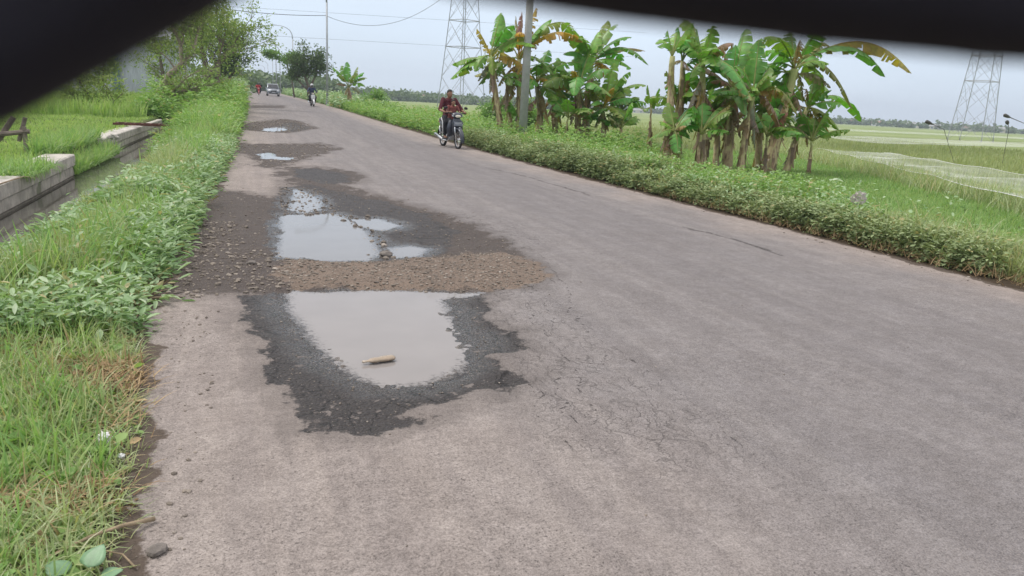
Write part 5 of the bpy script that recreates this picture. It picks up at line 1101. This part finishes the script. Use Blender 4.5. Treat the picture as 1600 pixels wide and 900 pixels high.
def hand(mb, p, s, k=1.0, dirv=(0, -1, 0)):
    """palm and five curled fingers round a grip lying along x"""
    p = Vector(p); mb.ell(p + Vector((0, .012, .018)) * k, (.042 * k, .045 * k, .02 * k), u=12, v=8)
    for i, l in enumerate((.92, 1.0, .95, .8)):
        x = p.x + (i - 1.5) * .020 * k * s; q = [(x, p.y - .02 * k, p.z + .026 * k), (x, p.y - .045 * k * l, p.z + .01 * k), (x, p.y - .04 * k * l, p.z - .022 * k), (x, p.y - .01 * k, p.z - .03 * k)]
        mb.tube(q, [.0095 * k, .009 * k, .0085 * k, .007 * k], 7)
    mb.tube([(p.x - .035 * k * s, p.y + .02 * k, p.z + .01 * k), (p.x - .045 * k * s, p.y - .01 * k, p.z - .012 * k), (p.x - .03 * k * s, p.y - .035 * k, p.z - .024 * k)], [.012 * k, .0105 * k, .008 * k], 7)
def person(loc, rz, label, k=1.0, hip=(0, .22, .86), lean=-.10, head_dir=(0, -1, -.25), shirt=MAROON, trousers=DENIM, helmet=None, hands=((-.33, -.27, 1.05), (.33, -.27, 1.05)), feet=((-.2, -.02, .31), (.2, -.02, .31)), stripe=False, bald=False, sleeve=.95, knees=None, vox=.011, long_sleeve=False):
    t = empty('person', loc, rz, label, 'person'); hip = Vector(hip); up = Vector((0, lean, 1)).normalized()
    P = lambda h, x=0, y=0: hip + up * h * k + Vector((x, y, 0)) * k
    chest = P(.36); neck = P(.55); hd = P(.665) + Vector((0, -.035, 0)) * k; sh = [P(.50, -.185), P(.50, .185)]
    b = MB()
    def torso(m, e=0.):
        m.ell(P(.02), ((.165 + e) * k, (.125 + e) * k, (.13 + e) * k)); m.ell(P(.18), ((.15 + e) * k, (.115 + e) * k, (.15 + e) * k)); m.ell(P(.34), ((.17 + e) * k, (.12 + e) * k, (.16 + e) * k)); m.ell(P(.45), ((.165 + e) * k, (.10 + e) * k, (.09 + e) * k))
    torso(b); cap(b, P(.48), P(.60), .062 * k, .055 * k)
    b.ell(hd, (.075 * k, .092 * k, .115 * k)); b.ell(hd + Vector((0, -.022, -.045)) * k, (.060 * k, .068 * k, .07 * k))
    d = Vector(head_dir).normalized(); R_ = Matrix(((1, 0, 0), (0, 1, 0), (0, 0, 1)))
    b.ell(hd + d * .098 * k + Vector((0, 0, -.005)) * k, (.014 * k, .02 * k, .024 * k), u=8, v=6)          # nose
    b.ell(hd + d * .080 * k + Vector((0, 0, -.055)) * k, (.030 * k, .018 * k, .012 * k), u=8, v=6)          # mouth
    b.ell(hd + d * .078 * k + Vector((0, 0, .030)) * k, (.055 * k, .022 * k, .010 * k), u=8, v=6)           # brow
    for s in (-1, 1): b.ell(hd + Vector((s * .078, .01, -.005)) * k, (.012 * k, .022 * k, .03 * k), u=8, v=6)
    elb = []; kn = []
    for i, s in enumerate((-1, 1)):
        h = Vector(hands[i]); m = (sh[i] + h) / 2 + Vector((s * .09, .06, -.12)) * k; elb.append(m)
        cap(b, sh[i], m, .052 * k, .040 * k); cap(b, m, h + Vector((0, .03, .01)), .040 * k, .028 * k); hand(b, h, s, k)
        hj = hip + Vector((s * .095, 0, -.02)) * k; f = Vector(feet[i]) + Vector((0, 0, .05)) * k
        kk = Vector(knees[i]) if knees else (hj + f) / 2 + Vector((s * .09, -.27, .12)) * k; kn.append(kk)
        cap(b, hj, kk, .085 * k, .058 * k); cap(b, kk, f, .055 * k, .036 * k)
        b.ell(f + Vector((0, -.07, -.035)) * k, (.042 * k, .115 * k, .030 * k)); 
        for q in range(5): b.ell(f + Vector(((q - 2) * .016, -.18 + abs(q - 1.5) * .006, -.045)) * k, (.009 * k, .018 * k, .010 * k), u=6, v=5)
    b.build('body', SKIN, t, True, remesh=vox * k, sm=2)
    for s in (-1, 1):
        MB().ell(hd + d * .082 * k + Vector((s * .030, .006, .010)) * k, (.013 * k, .009 * k, .007 * k), u=8, v=6).build('eye', HAIR, t, True)
    m = MB(); torso(m, .014)
    for i, s in enumerate((-1, 1)):
        e = elb[i]; cap(m, sh[i], sh[i].lerp(e, sleeve), .066 * k, .060 * k)
        if long_sleeve: cap(m, e, e.lerp(Vector(hands[i]), .85), .055 * k, .042 * k)
    m.build('shirt', shirt, t, True, remesh=.013 * k, sm=2)
    m = MB(); m.ell(P(-.01), (.18 * k, .145 * k, .12 * k))
    for i, s in enumerate((-1, 1)):
        hj = hip + Vector((s * .095, 0, -.02)) * k; f = Vector(feet[i]) + Vector((0, 0, .05)) * k
        cap(m, hj, kn[i], .102 * k, .078 * k); cap(m, kn[i], kn[i].lerp(f, .82), .075 * k, .062 * k)
    tr = m.build('trousers', trousers, t, True, remesh=.013 * k, sm=2)
    if stripe:
        for i, s in enumerate((-1, 1)):
            hj = hip + Vector((s * .095, 0, -.02)) * k; o_ = Vector((s * .075, 0, 0)) * k
            MB().tube([hj + o_ * 1.3, kn[i] + o_, kn[i].lerp(Vector(feet[i]), .7) + o_ * .8], [.02 * k] * 3, 6, flat=.6).build('side_stripe', WHC, tr, True)
    for i, s in enumerate((-1, 1)):
        f = Vector(feet[i]); MB().box(f + Vector((0, -.07, -.03)) * k, (.09 * k, .25 * k, .022 * k), bev=.008 * k).build('sandal', BLK, t, True)
    if helmet:
        hm = MB(); hm.ell(hd + Vector((0, .01, .035)) * k, (.13 * k, .15 * k, .14 * k)); hm.build('helmet', helmet, t, True)
        MB().ell(hd + Vector((0, -.075, .01)) * k, (.10 * k, .08 * k, .065 * k)).build('visor', BLK, t, True)
    else:
        hm = MB(); hm.ell(hd + Vector((0, .022, .040)) * k, (.084 * k, .092 * k, .092 * k)); hm.ell(hd + Vector((0, .05, .0)) * k, (.080 * k, .065 * k, .085 * k))
        hm.ell(hd + Vector((0, -.045, .088)) * k, (.062 * k, .04 * k, .024 * k)) if not bald else None
        hm.build('hair', HAIR, t, True, remesh=.009 * k, sm=1)
    return t
RZ1 = R(7)
B1P = (5.72, 22.1, 0.0)
motorbike(B1P, RZ1, 'dark blue grey underbone motorbike with an oval headlight, riding towards the camera', DBL, DBL)
def on(bp, rz, v): return tuple(bp[i] + (Matrix.Rotation(rz, 3, 'Z') @ Vector(v))[i] for i in range(3))
person(B1P, RZ1, 'man in a maroon shirt and black trousers riding the motorbike with a child', 1.03, hip=(0, .27, .90), lean=-.10, shirt=MAROON, stripe=True, bald=False, head_dir=(.15, -1, -.3))
person(B1P, RZ1, 'small child in a faded red shirt sitting between the rider and the handlebar', .74, hip=(0, -.02, .85), lean=-.22, shirt=PINK, trousers=DENIM, hands=((-.14, -.33, 1.06), (.14, -.33, 1.06)), feet=((-.13, -.18, .52), (.13, -.18, .52)), head_dir=(0, -1, -.1), sleeve=.6)
B2P = (4.66, 61, .355)
motorbike(B2P, R(4), 'white scooter with a black front, riding towards the camera further up the road', PWH, BLK, True, False, 'scooter')
person(B2P, R(4), 'scooter rider in a navy jacket with white sleeves and a pale helmet', 1.02, hip=(0, .22, .86), shirt=NAVY, helmet=SILV, hands=((-.33, -.27, 1.05), (.33, -.27, 1.05)), vox=.016, long_sleeve=True)
B3P = (1.38, 113, .625)
motorbike(B3P, R(0), 'red motorbike far up the road with two riders', PRD, BLK, False, False)
person(B3P, R(0), 'front rider in red with a dark helmet on the distant red motorbike', 1.0, hip=(-.1, .20, .86), shirt=REDC, helmet=BLK, vox=.02)
person(B3P, R(0), 'passenger in black looking past the rider on the distant red motorbike', 1.0, hip=(.16, .55, .90), shirt=DENIM, helmet=BLK, hands=((-.1, .3, 1.1), (.3, .3, 1.1)), vox=.02)

# silver people carrier
CARP = simple('silver_car_paint', (.20, .22, .25), .32, metal=.4, var=.03, coat=.6)
GLS = simple('dark_car_glass', (.02, .025, .03), .08, var=.05)
car = empty('car', (3.22, 112, .615), R(1), 'silver grey people carrier driving towards the camera, far up the road', 'car')
prof = [(-2.0, .35, .62, .74), (-1.95, .30, .80, .80), (-1.6, .28, .92, .84), (-1.0, .28, 1.02, .85), (-.3, .26, 1.06, .86), (1.0, .26, 1.08, .86), (1.9, .30, 1.06, .83), (2.08, .38, .95, .78)]
MB().loft([[(-w, y, z0), (-w * 1.02, y, (z0 + z1) / 2), (-w * .95, y, z1), (w * .95, y, z1), (w * 1.02, y, (z0 + z1) / 2), (w, y, z0)] for y, z0, z1, w in prof]).build('body', CARP, car, True)
cab = [(-.95, 1.03, .04, .80), (-.35, 1.03, .42, .74), (-.1, 1.05, .58, .70), (.9, 1.05, .62, .70), (1.7, 1.05, .56, .69), (2.0, 1.03, .1, .74)]
MB().loft([[(-.80, y, z0), (-w, y, z0 + h * .95), (-w * .8, y, z0 + h), (w * .8, y, z0 + h), (w, y, z0 + h * .95), (.80, y, z0)] for y, z0, h, w in cab]).build('cabin', CARP, car, True)
MB().add([(-.70, -.93, 1.085), (.70, -.93, 1.085), (.60, -.22, 1.58), (-.60, -.22, 1.58), (-.68, -.86, 1.075), (.68, -.86, 1.075), (.58, -.16, 1.55), (-.58, -.16, 1.55)], [(0, 1, 2, 3), (7, 6, 5, 4), (0, 4, 5, 1), (1, 5, 6, 2), (2, 6, 7, 3), (3, 7, 4, 0)]).build('windscreen', GLS, car)
for s in (-1, 1):
    for y0, y1 in ((-.15, .75), (.85, 1.7)): MB().box((s * .765, (y0 + y1) / 2, 1.32), (.03, y1 - y0, .36), rot=(0, s * -.16, 0)).build('side_window', GLS, car)
    MB().ell((s * .60, -1.93, .74), (.16, .08, .075)).build('headlight', simple('lamp_glass', (.75, .76, .76), .15), car, True)
    MB().ell((s * .93, -.62, 1.08), (.09, .06, .07)).build('wing_mirror', CARP, car, True)
    MB().ell((s * .62, -1.99, .42), (.07, .04, .05)).build('fog_lamp', SILV, car, True)
    for y in (-1.3, 1.35):
        w_ = MB().torus((s * .74, y, .30), .22, .085, 'X', 22, 8).build('wheel', TYRE, car, True); MB().tube([(s * .70, y, .30), (s * .80, y, .30)], .19, 14).build('hub', ALU, w_, True)
MB().box((0, -2.0, .66), (.74, .08, .12), bev=.02).build('grille', BLK, car); MB().box((0, -2.04, .40), (1.1, .06, .16), bev=.02).build('lower_grille', BLK, car)
MB().box((0, -2.085, .52), (.44, .02, .11)).build('number_plate', SILV, car); MB().box((0, -2.0, .30), (1.5, .12, .07), bev=.02).build('bumper', SILV, car)

# ------------------------------------------------------------------ small things
OLDP = simple('murky_bottle_plastic', (.33, .26, .19), .3, var=.18, scale=30)
bt = empty('plastic_bottle', (.645, 3.89, WL + .018), R(14), 'crushed murky plastic bottle floating in the nearest puddle', 'bottle')
rg = []
for i, (x, r_) in enumerate([(-.098, .010), (-.085, .012), (-.075, .013), (-.06, .024), (-.03, .030), (-.005, .024), (.01, .030), (.045, .031), (.085, .029), (.098, .02)]):
    rg.append([(x, r_ * math.cos(k * math.pi / 6) * (1 + .08 * math.sin(3 * k + i)), r_ * .85 * math.sin(k * math.pi / 6)) for k in range(12)])
MB().loft(rg).build('bottle_body', OLDP, bt, True); MB().tube([(-.115, 0, 0), (-.096, 0, 0)], .012, 12).build('bottle_cap', simple('tan_cap', (.45, .38, .3), .6), bt, True); bt.scale = (.88, .95, .55)
TW = simple('dry_twig', (.30, .23, .15), .9, var=.3, scale=30, bump=.4)
def twig(pts, r0, label):
    pts = [Vector(p) for p in pts]; n = len(pts)
    o = MB().tube(pts, [r0 * (1 - .6 * i / (n - 1)) for i in range(n)], 7).build('twig', TW, None, True); tag(o, label, 'twig')
twig([(-.335, 2.42, .012), (-.42, 2.36, .035), (-.50, 2.31, .04), (-.60, 2.24, .03), (-.68, 2.20, .02)], .008, 'pale bent twig lying from the grass to the asphalt edge in the foreground')
twig([(-.36, 2.16, .01), (-.40, 2.22, .02), (-.47, 2.25, .03)], .004, 'thin forked dry twig at the bottom edge of the asphalt')
twig([(-.66, 5.22, .03), (-.56, 5.28, .012), (-.48, 5.31, .008)], .008, 'short brown twig on the dirt where the tall grass meets the road')
twig([(-3.1, 10.5, .04), (-3.0, 12.0, .05), (-2.95, 12.5, -.02)], .012, 'stick lying across the near canal wall') 
def crumple(name, loc, s, mat, label, cat, seed=0, fl=.5):
    rs = random.Random(seed); bm = bmesh.new(); bmesh.ops.create_icosphere(bm, subdivisions=3, radius=1)
    for v in bm.verts:
        k = 1 + .35 * math.sin(v.co.x * 7 + seed) * math.cos(v.co.y * 6) + rs.gauss(0, .12); v.co = Vector((v.co.x * s[0] * k, v.co.y * s[1] * k, v.co.z * s[2] * k))
    me = bpy.data.meshes.new(name); bm.to_mesh(me); bm.free(); me.materials.append(mat); o = bpy.data.objects.new(name, me); COL.objects.link(o); o.location = loc; tag(o, label, cat)
crumple('plastic_scrap', (-.575, 3.02, .045), (.022, .03, .022), WHC, 'crumpled white plastic scrap in the foreground grass', 'litter', 1)
crumple('plastic_scrap', (-.50, 2.90, .02), (.012, .012, .008), WHC, 'tiny white scrap beside the larger one in the grass', 'litter', 5)
crumple('cloth_scrap', (8.35, 8.5, .33), (.12, .03, .09), simple('dirty_grey_cloth', (.50, .44, .42), .9, var=.2), 'dirty grey rag caught on the weeds along the right verge', 'rag', 2)
crumple('plastic_scrap', (-3.1, 20.3, .1), (.12, .08, .06), simple('dirty_plastic', (.4, .38, .34), .7), 'dirty plastic litter at the gap between the canal walls', 'litter', 4)
# three big heart-shaped leaves at the bottom left
def bigleaf(loc, s, rz, tilt, label):
    V = []; F = []; n = 10
    for i in range(n + 1):
        t = i / n; w = math.sin(math.pi * t ** .62) ** .8 * .5 if 0 < t < 1 else .0
        for u in (-1, -.5, 0, .5, 1): V.append((w * u * s, t * s, (abs(u) * .12 * w - .15 * (t - .4) ** 2) * s))
    for i in range(n):
        for q in range(4): a = i * 5 + q; F.append((a, a + 1, a + 6, a + 5))
    mb = MB().add(V, F); o = mb.build('broad_leaf', simple('broad_blue_green_leaf', (.16, .28, .15), .45, var=.2, scale=20), None, True); o.location = loc; o.rotation_euler = (tilt, 0, rz)
    q = o.modifiers.new('s', 'SOLIDIFY'); q.thickness = .0012; tag(o, label, 'leaf')
bigleaf((-.475, 2.13, .05), .075, R(-30), .5, 'pale blue green heart leaf at the bottom edge of the photo')
bigleaf((-.53, 2.12, .045), .07, R(50), .3, 'darker broad leaf left of the pale heart leaf')
bigleaf((-.44, 2.10, .03), .06, R(-80), .2, 'broad green leaf right of the pale heart leaf')

# ------------------------------------------------------------------ bird nets and poles over the rice
def net_material():
    m, nt, bs, out = new_mat('white_bird_net'); g = G(nt); p = g.pos(); bs.inputs['Base Color'].default_value = (.80, .82, .82, 1); bs.inputs['Roughness'].default_value = .8
    tr = nt.nodes.new('ShaderNodeBsdfTransparent'); mx = nt.nodes.new('ShaderNodeMixShader')
    g._in(mx.inputs[0], g.mr(g.noise(g.scalev(p, (.5, .12, 1)), 1.5, 4), .3, .7, .08, .30))
    nt.links.new(tr.outputs[0], mx.inputs[1]); nt.links.new(bs.outputs[0], mx.inputs[2]); nt.links.new(mx.outputs[0], out.inputs[0]); return m
NET = net_material()
def net(P, z, label, n=24, sag=.12, group='bird nets over the rice'):
    a, b, c, d = [Vector((*p, 0)) for p in P]; V = []; F = []; k = 6
    for i in range(n + 1):
        for j in range(k + 1):
            u, v = i / n, j / k; p = a.lerp(b, u).lerp(d.lerp(c, u), v); V.append((p.x, p.y, z - sag * math.sin(math.pi * v) * (.6 + .4 * math.sin(i * 1.3)) - sag * .5 * abs(math.sin(i * .7))))
    for i in range(n):
        for j in range(k): q = i * (k + 1) + j; F.append((q, q + 1, q + k + 2, q + k + 1))
    t = empty('bird_net', (0, 0, 0), 0, label, 'net', group)
    MB().add(V, F).build('netting', NET, t, True)
    for j in (0, k): MB().tube([V[i * (k + 1) + j] for i in range(n + 1)], .006, 4).build('edge_cord', WHC, t)
    return t
net([(11.5, 6.4), (24.2, 27.5), (26.5, 26), (17.5, 7.5)], .22, 'long white net stretched over the near edge of the rice field')
net([(36, 37), (78, 49), (92, 62), (45, 52)], .25, 'pale net band further out over the rice field')
net([(60, 78), (150, 95), (150, 112), (60, 90)], .3, 'thin pale net strip far out over the rice field') 
BAM = simple('dark_bamboo', (.07, .065, .06), .7, var=.3)
def scare(pts, label):
    o = empty('scarecrow_stick', pts[0], 0, label, 'stick'); q = [Vector(p) - Vector(pts[0]) for p in pts]
    MB().tube([q[0], q[1], q[2]], [.008, .014, .025], 6).build('stick', BAM, o); e = q[-1]; d = (q[-1] - q[-2]).normalized()
    MB().tube([e - d * .45, e - d * .2, e, e + d * .08], [.03, .09, .10, .03], 8).build('tied_bag', BAM, o, True)
scare([(41.2, 30, -.6), (40.4, 30, 1.75), (38.43, 30, 2.2)], 'dark stick ending in a thick knob, leaning over the rice at the right edge')
scare([(40.3, 31, -.6), (39.6, 30.5, 1.55), (38.7, 30, 1.86)], 'shorter dark stick below the thick knobbed one at the right edge')
scare([(35.6, 30, -.6), (34.3, 30, 1.30), (33.03, 30, 1.63)], 'dark knobbed stick leaning over the rice left of the far pylon')

# ------------------------------------------------------------------ hand close to the lens
HDARK = simple('unlit_hand_dark', (.026, .024, .038), .85, var=.2, scale=60)  # near-black colour stands in for the shade on unlit fingers, no real glove
SLV = simple('dark_sleeve_cloth', (.018, .020, .030), .9, var=.2, scale=40)
hnd = empty('hand', (0.0, 0.0, H), 0, 'hand coloured dark as if unlit, blurred, two fingers spread across the top of the view', 'hand')
hnd.rotation_euler = (Matrix.Rotation(R(-19.8), 4, 'Z') @ Matrix.Rotation(R(-14), 4, 'X') @ Matrix.Rotation(R(-3), 4, 'Y')).to_euler()
hb = MB()
def fing(pts, rad): 
    for i in range(len(pts) - 1): cap(hb, pts[i], pts[i + 1], rad[i], rad[i + 1])
# local axes: x right, y away from the phone, z up; metres
fing([(-.006, .066, .0520), (-.0165, .067, .0430), (-.0330, .068, .0345), (-.0517, .068, .0238), (-.0780, .067, .0085)], [.0105, .0102, .0098, .0095, .0085])     # finger bent down to the left
fing([(-.002, .066, .0430), (-.004, .067, .0362), (.0118, .068, .0343), (.0294, .068, .0322), (.0471, .068, .0305), (.0740, .068, .0270)], [.0102, .0096, .0096, .0096, .0094, .0080])         # finger reaching right
fing([(.010, .066, .060), (.030, .075, .064), (.048, .083, .060), (.052, .070, .052)], [.0095, .0092, .0085, .0075])
fing([(.004, .066, .075), (.024, .078, .080), (.042, .086, .078), (.045, .074, .069)], [.0090, .0085, .0078, .0070])
fing([(-.010, .058, .095), (-.034, .052, .080), (-.050, .048, .068)], [.0125, .0110, .0088])                                        # thumb
hb.ell((.0, .060, .085), (.030, .016, .044), u=18, v=12); cap(hb, (0, .058, .11), (.004, .03, .17), .026, .027)
hb.build('dark_hand', HDARK, hnd, True, remesh=.0014, sm=4)
sv = MB(); sv.tube([(.003, .045, .150), (.006, .022, .19), (.01, -.04, .26), (.02, -.14, .32)], [.034, .037, .042, .048], 18, cap=True); sv.build('sleeve', SLV, hnd, True)

# ------------------------------------------------------------------ air
m = bpy.data.materials.new('haze'); m.use_nodes = True; nt = m.node_tree; nt.nodes.clear()
o_ = nt.nodes.new('ShaderNodeOutputMaterial'); v_ = nt.nodes.new('ShaderNodeVolumePrincipled')
v_.inputs['Color'].default_value = (.80, .88, 1.0, 1); v_.inputs['Density'].default_value = .00055; v_.inputs['Anisotropy'].default_value = .2
nt.links.new(v_.outputs[0], o_.inputs['Volume'])
hz = MB().box((200, 470, 20), (2700, 1860, 46)).build('haze', m); tag(hz, kind='stuff')
